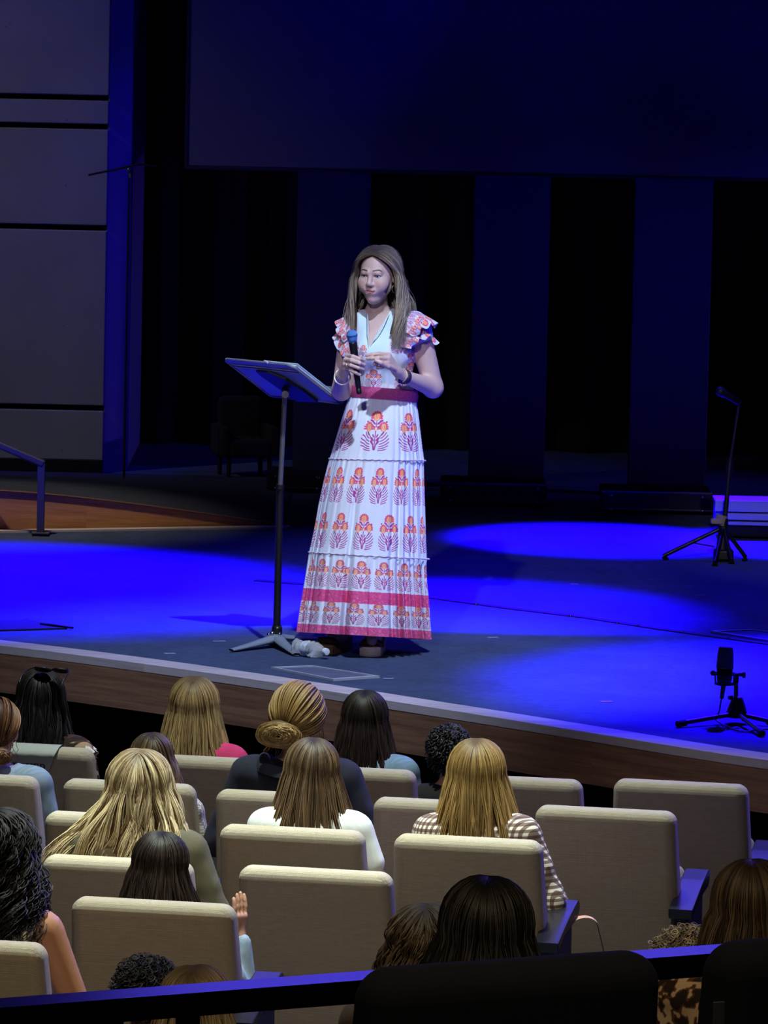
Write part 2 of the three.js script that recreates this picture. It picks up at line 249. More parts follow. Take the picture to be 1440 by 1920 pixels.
// backdrop: black curtain, grey fabric wall panels and the switched-off screen
{
  const g = sheet((u, v) => { const x = lerp(-1.45, 9.8, u); return [x, v * 9.5, -9.4 + .06 * Math.sin(x * 17) + .025 * Math.sin(x * 41 + 1)]; }, 360, 2);
  const c = thing('stage_curtain', 'black curtain hanging across the back of the stage', 'curtain'); mesh('cloth', g, new THREE.MeshStandardMaterial({ color: 0x040406, roughness: 1, side: THREE.DoubleSide }), c); mesh('track', bx(11.2, .06, .06, 4.15, 9.5, -9.4), M.black, c);
  const fab = std(0x3c3e48, .95, { map: weaveMap });
  const place = ['first grey fabric backdrop panel, directly behind the speaker', 'second grey fabric backdrop panel, the one right of the speaker', 'third grey fabric backdrop panel, left of the far microphone stand'];
  [[553, 690], [884, 1026], [1184, 1330]].forEach(([a, b], i) => {
    const z = -6.85, x0 = onZ(a, 620, z).x, x1 = onZ(b, 620, z).x, hp = onZ((a + b) / 2, 322 + (a - 553) * .018, z).y, t = thing('backdrop_panel', place[i], 'backdrop panel', [(x0 + x1) / 2, 0, z]);
    mesh('panel', bx(x1 - x0, hp - .02, .05, 0, hp / 2 + .01, 0, .006), fab, t); mesh('foot', [bx(x1 - x0 - .02, .02, .2, 0, .01, 0)], M.black, t);
  });
  const z = -7.7, a = onZ(352, 314, z), b = onZ(1440, 330, z), sc = thing('projection_screen', 'large dark screen hanging above the back of the stage', 'screen');
  const mk = (x0, x1, y0, y1, zz, d) => bx(x1 - x0, y1 - y0, d, (x0 + x1) / 2, (y0 + y1) / 2, zz, .004);
  mesh('screen_surface', mk(a.x, 5.2, a.y + .012, 5.2, z, .04), std(0x55555c, .8), sc); mesh('frame', [mk(a.x - .02, 5.2, a.y - .01, a.y + .012, z, .06), mk(a.x - .02, a.x, a.y - .01, 5.2, z, .06)], M.black, sc);
  for (const hx of [0, 4]) mesh('hanger', cyl([hx, 5.2, z], [hx, 9.6, z], .015), M.black, sc);
  // low black road cases at the foot of the panels
  const lab = ['low black road case behind the music stand pole', 'low black road case at the foot of the second backdrop panel', 'low black road case at the foot of the third backdrop panel'];
  [[500, 612, 888, 925], [826, 1024, 906, 950], [1128, 1334, 922, 966]].forEach(([x0, x1, y0, y1], i) => {
    const m = onY((x0 + x1) / 2, y1, 0), A = onZ(x0, y1, m.z), B = onZ(x1, y1, m.z), h = onZ((x0 + x1) / 2, y0, m.z).y, w = B.x - A.x, t = thing('road_case', lab[i], 'road case', [m.x, 0, m.z - .2], 0, 'low black road cases along the backdrop');
    mesh('body', bx(w, h - .02, .4, 0, h / 2 + .01, 0, .01), std(0x0c0c10, .7), t); mesh('edge_trim', [bx(w + .006, .012, .006, 0, h - .004, .2, .002), bx(w + .006, .01, .006, 0, .03, .2, .002)], std(0x4a4a55, .4, { metalness: .7 }), t);
    for (const s of [-1, 1]) for (const q of [.22, .8]) mesh('corner_fitting', sph(s * (w / 2 - .05), h * q, .2, .012, 1, 1, .6, 10), M.chrome, t);
    for (const s of [-1, 1]) mesh('foot', cyl([s * (w / 2 - .06), 0, .1], [s * (w / 2 - .06), .022, .1], .02), M.black, t);
  });
}
// ramp and stair rail at the back left
{
  const a = onY(0, 1000, 0), b = onY(542, 992, 0), dx = b.x - a.x, dz = b.z - a.z, P = t => [a.x + dx * t, a.z + dz * t];
  const t = thing('ramp', 'wood sided carpeted ramp rising to the left at the back of the stage', 'ramp');
  // u runs 0 at the left frame edge .. 1 where the fascia dies into the floor
  const hh = u => .205 * (1 - Math.sign(u) * Math.pow(Math.abs(u), 1.25)), U0 = -.7, U1 = .985;
  mesh('fascia', sheet((u, v) => { const k = lerp(U0, U1, u), q = P(k); return [q[0], v * hh(k) + .004, q[1] - .10]; }, 40, 1, (u, v) => [u * 3.4, v * .3]), rampWood, t);
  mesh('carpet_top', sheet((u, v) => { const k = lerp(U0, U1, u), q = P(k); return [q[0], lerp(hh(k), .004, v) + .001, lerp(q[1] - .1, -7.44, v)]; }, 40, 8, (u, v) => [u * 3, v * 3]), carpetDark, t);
  mesh('edge_strip', sheet((u, v) => { const k = lerp(U0, U1, u), q = P(k), ang = v * Math.PI * 2; return [q[0], hh(k) + .004 + .005 * Math.sin(ang), q[1] - .1 + .012 * Math.cos(ang)]; }, 40, 8), std(0x6b4a36, .5), t);
  mesh('threshold_strip', [slab([[...P(U0)], [...P(1.0)], [P(1)[0], P(1)[1] - .09], [P(U0)[0], P(U0)[1] - .07]], .001, .012)], woodLight, t);
  const r = thing('handrail', 'dark metal stair handrail with a square post at the left edge', 'handrail', [0, 0, 0]);
  const pz = a.z + .06, p0 = onZ(76, 990, pz), p1 = onZ(78, 868, pz), p2 = onZ(-2, 834, pz), dd = p2.clone().sub(p1);
  const rm = std(0x3c3c50, .5);
  mesh('post', bx(.038, p1.y, .038, p0.x, p1.y / 2, pz, .004), rm, r);
  const far = p1.clone().addScaledVector(dd, 4), rail = bx(far.distanceTo(p1) + .03, .036, .045, 0, 0, 0, .01, 3).rotateZ(Math.atan2(far.y - p1.y, far.x - p1.x)).translate((far.x + p1.x) / 2, (far.y + p1.y) / 2, pz); mesh('rail', rail, rm, r);
  mesh('far_post', bx(.038, far.y, .038, far.x, far.y / 2, pz, .004), rm, r);
  mesh('base_plate', bx(.09, .008, .09, p0.x, .014, pz, .002), rm, r);
}
// tall boom stand in front of the splayed wall end, far left
{
  const z = -6.9, base = onZ(232, 912, z), top = onZ(245, 318, z); base.y = 0;
  const t = thing('boom_stand', 'tall thin boom stand in front of the blue-lit wall end', 'microphone stand', [base.x, 0, z]);
  const L = p => p.clone().sub(t.position);
  mesh('pole', cyl([0, .02, 0], [L(top).x * .2, top.y, 0], .008, .006, 10), M.black, t);
  mesh('base', lathe([[0, .03], [.05, .028], [.085, .016], [.09, 0], [0, 0]], 24), std(0x55555f, .5), t);
  const q0 = L(onZ(166, 328, z)), q1 = L(onZ(262, 308, z)); q0.z = q1.z = .02;
  mesh('boom_arm', tube([q0, q0.clone().lerp(q1, .5), q1, q1.clone().add(V(.1, -.012, 0))], .006, 20, 8), M.black, t);
  mesh('clutch', [sph(L(top).x * .2, top.y, .015, .016), cyl([L(top).x * .2, top.y + .0, .0], [L(top).x * .2 + .01, top.y - .045, .01], .011)], M.steel, t);
}
// ---------------------------------------------------------------- props on the stage
{ // music stand
  const b = onY(519, 1213, 0), t = thing('music_stand', 'black music stand with a tilted solid desk beside the speaker', 'music stand', [b.x, 0, b.z]);
  const L = (px, py, z) => onZ(px, py, z).sub(t.position), z = b.z;
  const top = L(534, 742, z), mid = L(525, 912, z), bot = L(519, 1178, z), hub = L(519, 1196, z);
  mesh('lower_tube', cyl(bot, mid, .0165, .0155, 20), M.blackSatin, t);
  mesh('upper_tube', cyl(mid.clone().add(V(0, -.05, 0)), top, .0115, .0115, 20), std(0x9a9ca4, .26, { metalness: .8 }), t);
  mesh('collar', [cyl(mid.clone().add(V(0, -.02, 0)), mid.clone().add(V(.001, .008, 0)), .018, .0165, 20), cyl(mid.clone().add(V(0, -.005, .015)), mid.clone().add(V(0, -.005, .03)), .006)], M.blackSatin, t);
  mesh('hub', lathe([[0, .075], [.02, .075], [.023, .06], [.024, .02], [.034, 0], [.03, -.012], [0, -.012]], 24).translate(hub.x, hub.y - .02, hub.z), M.blackSatin, t);
  const leg = (dx, dz) => { const l = Math.hypot(dx, dz), ang = Math.atan2(-dz, dx); return sheet((u, v) => { const a = v * Math.PI * 2, w = lerp(.03, .016, u), h = lerp(.02, .006, u); const y = lerp(.042, .009, Math.pow(u, .7)); return [lerp(.012, l, u), y + h * Math.sin(a), w * Math.cos(a)]; }, 14, 12).rotateY(ang).translate(hub.x, 0, hub.z); };
  const tip = (px, py) => { const q = onY(px, py, 0).sub(t.position); return [q.x - hub.x, q.z - hub.z]; };
  const legM = std(0x7f8a94, .4);
  for (const d of [tip(433, 1223), tip(556, 1231), [.16, -.26]]) mesh('leg', leg(...d), legM, t);
  mesh('bolt', [sph(hub.x - .02, .062, hub.z + .028, .011), sph(hub.x - .035, .055, hub.z + .02, .009), sph(hub.x + .012, .06, hub.z + .03, .009)], M.chrome, t);
  // desk: corners A B (top edge, towards the seats) and C D (lower, reader's edge)
  const A = L(417, 672, z + .02), B = L(547, 685, z + .26), C = L(637, 756, z + .04);
  const w = B.clone().sub(A), h = B.clone().sub(C), n = w.clone().cross(h).normalize(), o = A.clone().sub(h), P = (u, v, d = 0) => o.clone().addScaledVector(w, u).addScaledVector(h, v).addScaledVector(n, d);
  // n faces the reader or the seats: make it face away from the seats
  const s = n.z > 0 ? -1 : 1;
  const dk = new THREE.Shape(); { const pts = [[0, 0], [1, 0], [1, .92], [.94, 1], [.06, 1], [0, .92]]; pts.forEach((p, i) => i ? dk.lineTo(p[0], p[1]) : dk.moveTo(p[0], p[1])); }
  const dg = new THREE.ExtrudeGeometry(dk, { depth: 1, bevelEnabled: false, curveSegments: 8 }); { const p = dg.attributes.position; for (let i = 0; i < p.count; i++) { const q = P(p.getX(i), p.getY(i), s * p.getZ(i) * .006); p.setXYZ(i, q.x, q.y, q.z); } dg.computeVertexNormals(); }
  const deskM = new THREE.MeshStandardMaterial({ color: 0x9898a4, roughness: .5, side: THREE.DoubleSide });
  const desk = mesh('desk', dg, deskM, t);
  const barOn = (u0, v0, u1, v1, d0, d1, r) => cyl(P(u0, v0, s * d0), P(u1, v1, s * d1), r, r, 8);
  mesh('rim', [barOn(0, .02, 0, .92, 0, 0, .005), barOn(.06, 1, .94, 1, 0, 0, .005), barOn(1, .92, 1, .02, 0, 0, .005), barOn(0, 0, 1, 0, 0, 0, .005), barOn(0, .92, .06, 1, 0, 0, .005), barOn(.94, 1, 1, .92, 0, 0, .005)], std(0x70707c, .4), desk);
  for (const q of [.86, .80]) mesh('ridge', barOn(.04, q, .96, q, -.001, -.001, .0035), deskM, desk);
  const lip = sheet((u, v) => P(lerp(0, 1.05, u), 0, s * v * .075).toArray(), 4, 2); mesh('shelf_lip', lip, new THREE.MeshStandardMaterial({ color: 0x9aa4b4, roughness: .5, side: THREE.DoubleSide }), desk);
  // bracket plate under the desk with its round knob
  const br = new THREE.Shape(); [[.40, .0], [.72, .04], [.72, .34], [.66, .62], [.52, .80], [.36, .80], [.34, .68]].forEach((p, i) => i ? br.lineTo(...p) : br.moveTo(...p));
  const bg = new THREE.ExtrudeGeometry(br, { depth: 1, bevelEnabled: false }); { const p = bg.attributes.position; for (let i = 0; i < p.count; i++) { const q = P(p.getX(i), p.getY(i), -s * (.002 + p.getZ(i) * .012)); p.setXYZ(i, q.x, q.y, q.z); } bg.computeVertexNormals(); }
  mesh('bracket', bg, std(0x06060a, .6), t);
  const k = L(535, 738, z + .1); mesh('knob', [cyl(k, k.clone().add(V(0, -.002, .02)), .019, .016, 20), cyl(k.clone().add(V(0, 0, -.1)), k, .01)], M.chrome, t);
  mesh('neck', [cyl(top, top.clone().add(V(.001, .03, .0)), .016), cyl(top.clone().add(V(0, .02, 0)), k.clone().add(V(0, 0, -.02)), .014)], M.blackMetal, t);
  mesh('clip', [cyl(P(.66, 1, 0), P(.66, 1.06, 0), .006, .003, 10)], std(0xd8dce4, .4), desk);
  // ring binder lying on the reader's side
  const f = thing('binder', 'white binder lying on the music stand desk, only its edge showing', 'binder', t.position.toArray());
  const bd = (u0, u1, v0, v1, d0, d1) => { const g = new THREE.BoxGeometry(1, 1, 1); const p = g.attributes.position; for (let i = 0; i < p.count; i++) { const q = P(lerp(u0, u1, p.getX(i) + .5), lerp(v0, v1, p.getY(i) + .5), s * lerp(d0, d1, p.getZ(i) + .5)); p.setXYZ(i, q.x, q.y, q.z); } g.computeVertexNormals(); return g; };
  mesh('cover', [bd(.52, 1.012, .05, .93, .0075, .0095), bd(.52, 1.012, .05, .93, .020, .022)], std(0xb9cfe0, .5), f); mesh('pages', bd(.54, .985, .07, .91, .0096, .0199), std(0xe6ecf2, .9), f);
}
{ // bottle lying by the stand
  const p0 = onY(556, 1213, .034), p1 = onY(590, 1223, .034), t = thing('water_bottle', 'clear crumpled plastic water bottle lying by the music stand foot', 'bottle', [p0.x, .034, p0.z]);
  const dir = V(p1.x - p0.x, 0, .085).normalize(), q = new THREE.Quaternion().setFromUnitVectors(V(0, 1, 0), dir);
  const prof = [[0, -.005], [.024, -.005], [.031, 0]]; for (let i = 0; i <= 26; i++) { const y = .006 + i * .0048; prof.push([.0315 + .0022 * Math.cos(i * 1.3), y]); } prof.push([.030, .14], [.024, .155], [.0145, .170], [.0132, .178]);
  const g = lathe(prof, 40); { const p = g.attributes.position; for (let i = 0; i < p.count; i++) { const x = p.getX(i), y = p.getY(i), z = p.getZ(i), k = 1 + .16 * noise(x * 55, y * 38, z * 55) + .13 * noise(x * 110, y * 90, z * 110); p.setX(i, x * k); p.setZ(i, z * k); } g.computeVertexNormals(); }
  mesh('body', g.applyQuaternion(q), new THREE.MeshPhysicalMaterial({ color: 0xffffff, roughness: .08, transmission: .72, thickness: 0, ior: 1.5, side: THREE.DoubleSide }), t);
  const lb = lathe([[.0318, .05], [.0322, .052], [.0322, .088], [.0318, .09]], 40).applyQuaternion(q); mesh('label_band', lb, std(0xc7d2e2, .5), t);
  mesh('cap', lathe([[0, .195], [.0145, .195], [.0155, .192], [.0155, .178], [.0135, .176], [0, .176]], 28).applyQuaternion(q), std(0xe9eef6, .45), t);
}
{ // condenser microphone on a short tripod
  const h = onY(1381, 1356, 0), z = h.z, t = thing('microphone_stand', 'short black tripod stand holding the condenser microphone near the stage edge', 'microphone stand', [h.x, 0, z]);
  const L = (px, py, dz = 0) => onZ(px, py, z + dz).sub(t.position);
  const hub0 = L(1381, 1350), hub1 = L(1380, 1311), col = L(1380, 1268);
  mesh('hub', lathe([[0, 0], [.040, 0], [.043, .012], [.036, .04], [.022, .078], [.014, .084], [0, .084]], 28).translate(hub0.x, .024, 0), M.black, t);
  mesh('hub_rib', [-.5, .15, .8].map(a => bx(.007, .075, .012, 0, 0, 0, .003).rotateX(-.38).translate(0, .064, .032).rotateY(a).translate(hub0.x, 0, 0)), M.blackSatin, t);
  mesh('locking_knob', cyl([hub0.x - .02, .105, .01], [hub0.x - .036, .105, .014], .011, .009), M.black, t);
  mesh('column', cyl(hub1, col, .0095, .0085, 16), M.blackSatin, t);
  mesh('clamp', [bx(.022, .04, .022, col.x, col.y - .006, 0, .005), cyl([col.x + .0, col.y + .008, 0], [col.x + .034, col.y + .008, .004], .008), cyl([col.x + .025, col.y + .008, .004], [col.x + .037, col.y + .008, .004], .014, .014, 12)], M.black, t);
  const tip = (px, py) => onY(px, py, 0).sub(t.position);
  for (const [px, py] of [[1274, 1364], [1428, 1381], [1452, 1362]]) { const e = tip(px, py), a = V(hub0.x, .034, 0).lerp(e, .12).setY(.036), lg = mesh('leg', cyl(a, e.clone().setY(.016), .0095, .0095, 12), M.blackSatin, t); const d = e.clone().sub(a).setY(0).normalize(); mesh('rubber_foot', cyl(e.clone().addScaledVector(d, -.03).setY(.0165), e.clone().addScaledVector(d, .012).setY(.0135), .0132, .0132, 14), M.matte, lg); }
  // the microphone
  const m = thing('microphone', 'black large-diaphragm condenser microphone hanging in its shock mount', 'microphone', t.position.toArray());
  const c0 = L(1359, 1253, .03), c1 = L(1361, 1211, .03), c2 = L(1357, 1284, .03);
  const up = c1.clone().sub(c0).normalize(), q = new THREE.Quaternion().setFromUnitVectors(V(0, 1, 0), up), hd = c1.distanceTo(c0), bl = c0.distanceTo(c2);
  mesh('grille', lathe([[0, hd], [.020, hd], [.0285, hd - .006], [.0325, hd * .6], [.0345, .004], [.034, 0], [0, 0]], 32).scale(1, 1, .8).applyQuaternion(q).translate(...c0.toArray()), std(0x3b4248, .45, { metalness: .5, bumpMap: weaveBump, bumpScale: .001 }), m);
  mesh('grille_band', [lathe([[.0352, 0], [.0352, .005], [.033, .005]], 32).scale(1, 1, .8).applyQuaternion(q).translate(...c0.toArray())], M.steel, m);
  mesh('body', lathe([[0, 0], [.032, 0], [.031, -bl * .6], [.026, -bl], [0, -bl]], 32).scale(1, 1, .85).applyQuaternion(q).translate(...c0.toArray()), M.black, m);
  const ring = (y, r) => new THREE.TorusGeometry(r, .0035, 8, 32).rotateX(Math.PI / 2).translate(c0.x, c0.y + y, c0.z);
  mesh('shock_mount', [ring(-.022, .044), ring(-bl + .004, .037), ...[0, 1, 2, 3].map(i => { const a = i * Math.PI / 2 + .5; return cyl([c0.x + .044 * Math.cos(a), c0.y - .018, c0.z + .044 * Math.sin(a)], [c0.x + .038 * Math.cos(a), c0.y - bl, c0.z + .038 * Math.sin(a)], .003, .003, 8); }), cyl([c0.x + .04, c0.y - .024, c0.z], [col.x, col.y + .006, 0], .006), sph(c0.x - .046, c0.y - .02, c0.z, .011), sph(c0.x + .042, c0.y - .026, c0.z + .01, .009)], M.matte, m);
  mesh('plug', cyl(c2.clone().addScaledVector(up, .004), L(1353, 1310, .03), .0105, .008, 16), M.black, m);
  const cb = thing('microphone_cable', 'thin black cable running from the condenser microphone to the floor', 'cable', t.position.toArray());
  const g = (px, py) => tip(px, py).setY(.006);
  mesh('cable', tube([L(1353, 1308, .03), L(1350, 1325, .03), L(1347, 1338, .03), L(1338, 1345, .02), L(1345, 1352, .03), g(1365, 1366), g(1385, 1373), g(1400, 1375), g(1426, 1370), g(1500, 1372), g(1620, 1366)], .0035, 70, 6), M.black, cb);
}
{ // straight microphone stand at the back right
  const h = onY(1356, 1052, 0), z = h.z, t = thing('microphone_stand', 'tall black microphone stand on a folding tripod in front of the white case', 'microphone stand', [h.x, 0, z]);
  const L = (px, py, dz = 0) => onZ(px, py, z + dz).sub(t.position), tip = (px, py) => onY(px, py, 0).sub(t.position);
  const a = L(1356, 985), b = L(1369, 866), c = L(1386, 756);
  mesh('lower_tube', cyl(L(1354, 1030), b, .013, .012, 14), M.black, t); mesh('upper_tube', cyl(b, c, .0085, .0085, 12), M.black, t); mesh('clutch', cyl(L(1367, 884), L(1370, 858), .019, .017, 14), M.blackSatin, t);
  const hub = mesh('hub', [cyl(L(1354, 1040), L(1357, 972), .034, .022, 16)], M.black, t);
  mesh('spreader_block', [bx(.10, .06, .09, 0, .032, 0, .015)], M.black, t);
  for (const e of [tip(1243, 1050), tip(1398, 1052), tip(1340, 1062), tip(1372, 1058)]) { const lg = mesh('leg', cyl(a.clone().add(V(0, -.01, 0)), e.clone().setY(.02), .0105, .0105, 10), M.blackSatin, t); mesh('rubber_foot', cyl(e.clone().setY(.001), e.clone().lerp(a, .08), .015, .013, 12), M.matte, lg); }
  mesh('brace', cyl(L(1295, 1017), L(1340, 1025), .004), M.black, t);
  mesh('tape_tag', [cyl(L(1354, 966), L(1350, 984), .028, .03, 14), bx(.06, .028, .04, L(1343, 976).x, L(1343, 976).y, .03, .008)], std(0xa89c84, .8), t);
  const m = thing('microphone', 'dark handheld microphone clipped on top of the tall back stand', 'microphone', t.position.toArray());
  const m0 = L(1388, 755, .02), m1 = L(1346, 731, .06), d = m1.clone().sub(m0);
  mesh('handle', cyl(m0.clone().addScaledVector(d, .22), m0.clone().addScaledVector(d, .72), .014, .02, 16), M.black, m); mesh('grille', [sph(...m0.clone().addScaledVector(d, .88).toArray(), .026), cyl(m0.clone().addScaledVector(d, .68), m0.clone().addScaledVector(d, .8), .021, .026, 16)], std(0x3a3a40, .4, { metalness: .6 }), m); mesh('clip', [cyl(m0, m0.clone().addScaledVector(d, .4), .016, .018, 14), cyl(c, m0.clone().addScaledVector(d, .1), .012)], M.blackMetal, m);
}
{ // white equipment case on a dark riser
  const f = onY(1400, 1012, 0), z = f.z, t = thing('equipment_case', 'white equipment case with grooved sides on a black base at the right edge', 'case', [f.x, 0, z]);
  const L = (px, py) => onZ(px, py, z).sub(t.position), a = L(1339, 1010), c0 = L(1339, 984).y + .0, c1 = L(1345, 941).y, x0 = a.x, x1 = x0 + 1.1, cx = (x0 + x1) / 2, wm = std(0x8d8d94, .55), h = c1 - c0;
  mesh('base', bx(x1 - x0 - .06, c0 - .012, .2, cx + .03, c0 / 2 + .006, -.13, .008), M.matte, t);
  for (const s of [0, 1, 2, 3]) mesh('foot', cyl([lerp(x0 + .08, x1 - .08, s & 1), 0, lerp(-.06, -.2, s >> 1)], [lerp(x0 + .08, x1 - .08, s & 1), .02, lerp(-.06, -.2, s >> 1)], .02), M.black, t);
  mesh('front_rail', bx(x1 - x0, h * .42, .03, cx, c1 - h * .21, -.015, .005), wm, t); mesh('front_rail', bx(x1 - x0 - .05, h * .3, .03, cx + .025, c0 + h * .38, -.015, .005), wm, t); mesh('front_rail', bx(x1 - x0 - .05, h * .16, .03, cx + .025, c0 + h * .08, -.015, .005), wm, t);
  mesh('case_body', bx(x1 - x0 - .01, h, .2, cx, (c0 + c1) / 2, -.135, .008), std(0x6f6f7a, .6), t); mesh('lid', bx(x1 - x0, .012, .24, cx, c1 + .004, -.12, .004), wm, t);
}
{ // dim padded chair in the dark upstage left
  const f = onY(455, 905, 0), t = thing('armchair', 'barely visible dark padded chair in the gloom left of the music stand', 'chair', [f.x, 0, f.z - .35], .25), u = std(0x0d090a, .95); t.scale.setScalar(.85);
  mesh('seat', bx(.3, .12, .36, 0, .2, .0, .04, 3), u, t); mesh('backrest', bx(.3, .34, .08, 0, .36, -.17, .04, 3), u, t);
  for (const s of [-1, 1]) { mesh('armrest', bx(.06, .2, .36, s * .17, .25, 0, .025, 3), u, t); for (const q of [-1, 1]) mesh('leg', cyl([s * .14, 0, q * .14], [s * .14, .15, q * .14], .014, .018, 10), M.black, t); }
}

// ---------------------------------------------------------------- theatre seats
const SEATYAW = Math.PI - .188, TOP = .92, ZR = -.29;      // seat frame: +z is the way the sitter faces
function makeSeat(down, arms, base = 'theater_chair') {
  const t = new THREE.Group();
  const g = new RoundedBoxGeometry(.5, .66, .115, 7, .042), p = g.attributes.position;
  setUV(g, (x, y, z) => [x + z * Math.sign(x), y + z]);
  for (let i = 0; i < p.count; i++) {
    let x = p.getX(i), y = p.getY(i), z = p.getZ(i); const k = (y + .33) / .66;        // 0 bottom .. 1 top
    x *= 1 + .09 * (1 - k); z += (z > 0 ? -.0 : 0) + (z > 0 ? .05 * (1 - k) : 0);
    z += .018 * (x / .25) ** 2 * 1; z += -.16 * k + .08; y += .0;
    p.setXYZ(i, x, y + TOP - .33, z + ZR + .1325);
  }
  g.deleteAttribute('normal'); const q = g; q.computeVertexNormals();
  mesh('backrest', toCreasedNormals(q, 1.3), M.seat, t);
  const sg = bx(.47, .11, .46, 0, 0, 0, .04, 4);
  if (down) sg.translate(0, .44, .06); else sg.rotateX(-.85).translate(0, .475, .06);
  mesh('seat', sg, M.seat, t);
  mesh('hinge_bar', cyl([-.27, .40, -.1], [.27, .40, -.1], .018), M.black, t);
  for (const s of arms) {                                       // sides: -1 is the viewer's right
    const x = s * .285;
    const pr = new THREE.Shape(); pr.moveTo(-.29, .56); pr.lineTo(-.292, .586); pr.quadraticCurveTo(-.10, .626, .0, .643); pr.lineTo(.12, .660); pr.quadraticCurveTo(.155, .662, .155, .63); pr.lineTo(.12, .605); pr.lineTo(-.16, .595); pr.closePath();
    mesh('armrest', new THREE.ExtrudeGeometry(pr, { depth: .074, bevelEnabled: true, bevelSize: .004, bevelThickness: .006, bevelSegments: 2, curveSegments: 8 }).rotateY(-Math.PI / 2).translate(x + .037, 0, 0), M.arm, t);
    const sd = new THREE.Shape(); sd.moveTo(-.27, .55); sd.lineTo(-.1, .595); sd.lineTo(.11, .595); sd.lineTo(.12, .34); sd.lineTo(.06, .02); sd.lineTo(-.16, .02); sd.lineTo(-.2, .34); sd.closePath();
    mesh('side_panel', new THREE.ExtrudeGeometry(sd, { depth: .04, bevelEnabled: true, bevelSize: .004, bevelThickness: .004, bevelSegments: 1 }).rotateY(-Math.PI / 2).translate(x + .02, 0, 0), M.black, t);
    mesh('foot_plate', bx(.07, .022, .26, x, .011, -.05, .004), M.black, t);
  }
  return t;
}
const seatProto = { down2: makeSeat(true, [-1, 1]), down1: makeSeat(true, [-1]), up2: makeSeat(false, [-1, 1]), up1: makeSeat(false, [-1]) };
const seatRef = V(0, TOP, ZR - .01);
const seatAt = {};
function seat(key, kind, px, z0, label, group) {
  const [a, b, y0, y1] = px; let z = z0, p; for (let i = 0; i < 4; i++) { p = onZ((a + b) / 2, (y0 + y1) / 2, z); z = z0 + .19 * p.x; }
  const wid = onZ(b, y1, z).distanceTo(onZ(a, y0, z)) / .508, o = seatProto[kind].clone();
  o.name = numbered('theater_chair'); o.rotation.y = SEATYAW; const r = seatRef.clone().applyAxisAngle(V(0, 1, 0), SEATYAW);
  const fy = floorY(p.x, z); const hgt = (p.y - fy) / TOP;
  o.scale.set(wid, hgt, 1); o.position.set(p.x - r.x, fy, z - r.z); scene.add(o); tag(o, label, 'chair', group || 'beige upholstered theatre seats'); shade(o); seatAt[key] = o; return o;
}
const Z0 = { A: 3.7, B: 4.62, C: 5.6, D: 6.6, E: 7.75, F: 8.75, G: 9.75 };
seat('A0', 'down2', [-85, 170, 1398, 1409], Z0.A, 'beige theatre chair with the reserved cloth over its back, far left of the front row');
seat('A1', 'down1', [210, 465, 1418, 1427], Z0.A, 'beige front row chair with the straight-haired blonde woman in pink sitting in it');
seat('A2', 'down1', [520, 775, 1441, 1448], Z0.A, 'beige front row chair with the dark-haired woman in a denim shirt in it');
seat('A3', 'down1', [835, 1088, 1459, 1466], Z0.A, 'beige front row chair right behind the curly dark-haired woman, mostly hidden by blonde hair');
seat('A4', 'up1', [1143, 1400, 1467, 1476], Z0.A, 'empty beige chair at the right end of the front row, closest to the stage edge');
seat('B0', 'down2', [-185, 65, 1453, 1460], Z0.B, 'beige second row chair cut by the left edge, behind the woman with auburn hair');
seat('B1', 'down1', [105, 360, 1463, 1480], Z0.B, 'beige second row chair in front of which the large wavy blonde hair rises');
seat('B2', 'down1', [393, 645, 1485, 1498], Z0.B, 'beige second row chair holding the woman with the low blonde bun and navy jacket');
seat('B3', 'up1', [690, 945, 1500, 1513], Z0.B, 'empty beige second row chair half hidden behind the golden blonde hair');
seat('B4', 'up1', [995, 1265, 1517, 1527], Z0.B, 'empty beige chair at the right end of the second row, wholly open to view');
seat('C0', 'down2', [70, 345, 1527, 1540], Z0.C, 'beige third row chair at the left, mostly covered by the wavy blonde hair');
seat('C1', 'down1', [400, 678, 1550, 1567], Z0.C, 'beige third row chair holding the brown-haired woman in a white top');
seat('C2', 'down1', [728, 1012, 1570, 1583], Z0.C, 'beige third row chair holding the golden blonde woman in a checked shirt');
seat('D0', 'down2', [65, 355, 1610, 1622], Z0.D, 'beige fourth row chair under the spread tips of the wavy blonde hair');
seat('D1', 'up1', [435, 730, 1628, 1645], Z0.D, 'empty beige fourth row chair beside the raised hand, largest in the middle');
seat('E0', 'down2', [118, 435, 1690, 1704], Z0.E, 'beige fifth row chair holding the woman with straight dark brown hair and a raised hand');
seat('F0', 'down2', [-240, 78, 1765, 1775], Z0.F, 'beige chair at the bottom left corner holding the woman in the cream tank top');
// ---------------------------------------------------------------- rail and black chairs at the bottom
{
  const y = 1.2, a = onY(0, 1890, y), b = onY(1380, 1785, y), d = b.clone().sub(a).normalize(), ang = Math.atan2(-d.z, d.x), t = thing('guard_rail', 'black flat-topped guard rail crossing the bottom of the view', 'railing', [a.x, .42, a.z]);
  const l = 3.2; mesh('top_bar', bx(l, .043, .085, l / 2 - .9, y - .42 - .0215, -.0425, .003).rotateY(ang), M.arm, t);
  const at = px => { let s = 0; for (let i = 0; i < 6; i++) { const q = a.clone().addScaledVector(d, s); const sx = q.clone().sub(CAM).applyQuaternion(camera.quaternion.clone().invert()); s -= ((sx.x / -sx.z) * F + 720 - px) / F * -sx.z / d.x; } return s; };
  for (const px of [228, 372, 1700]) { const s = at(px); mesh('post', [bx(.032, y - .46, .04, s, (y - .46) / 2, -.042, .003), bx(.08, .008, .08, s, .004, -.042, .002)].map(g => g.rotateY(ang)), M.black, t); }
  const s0 = at(228), s1 = at(372); mesh('lower_bar', bx(s1 - s0, .02, .03, (s0 + s1) / 2, y - .42 - .075, -.042, .003).rotateY(ang), M.black, t);
}
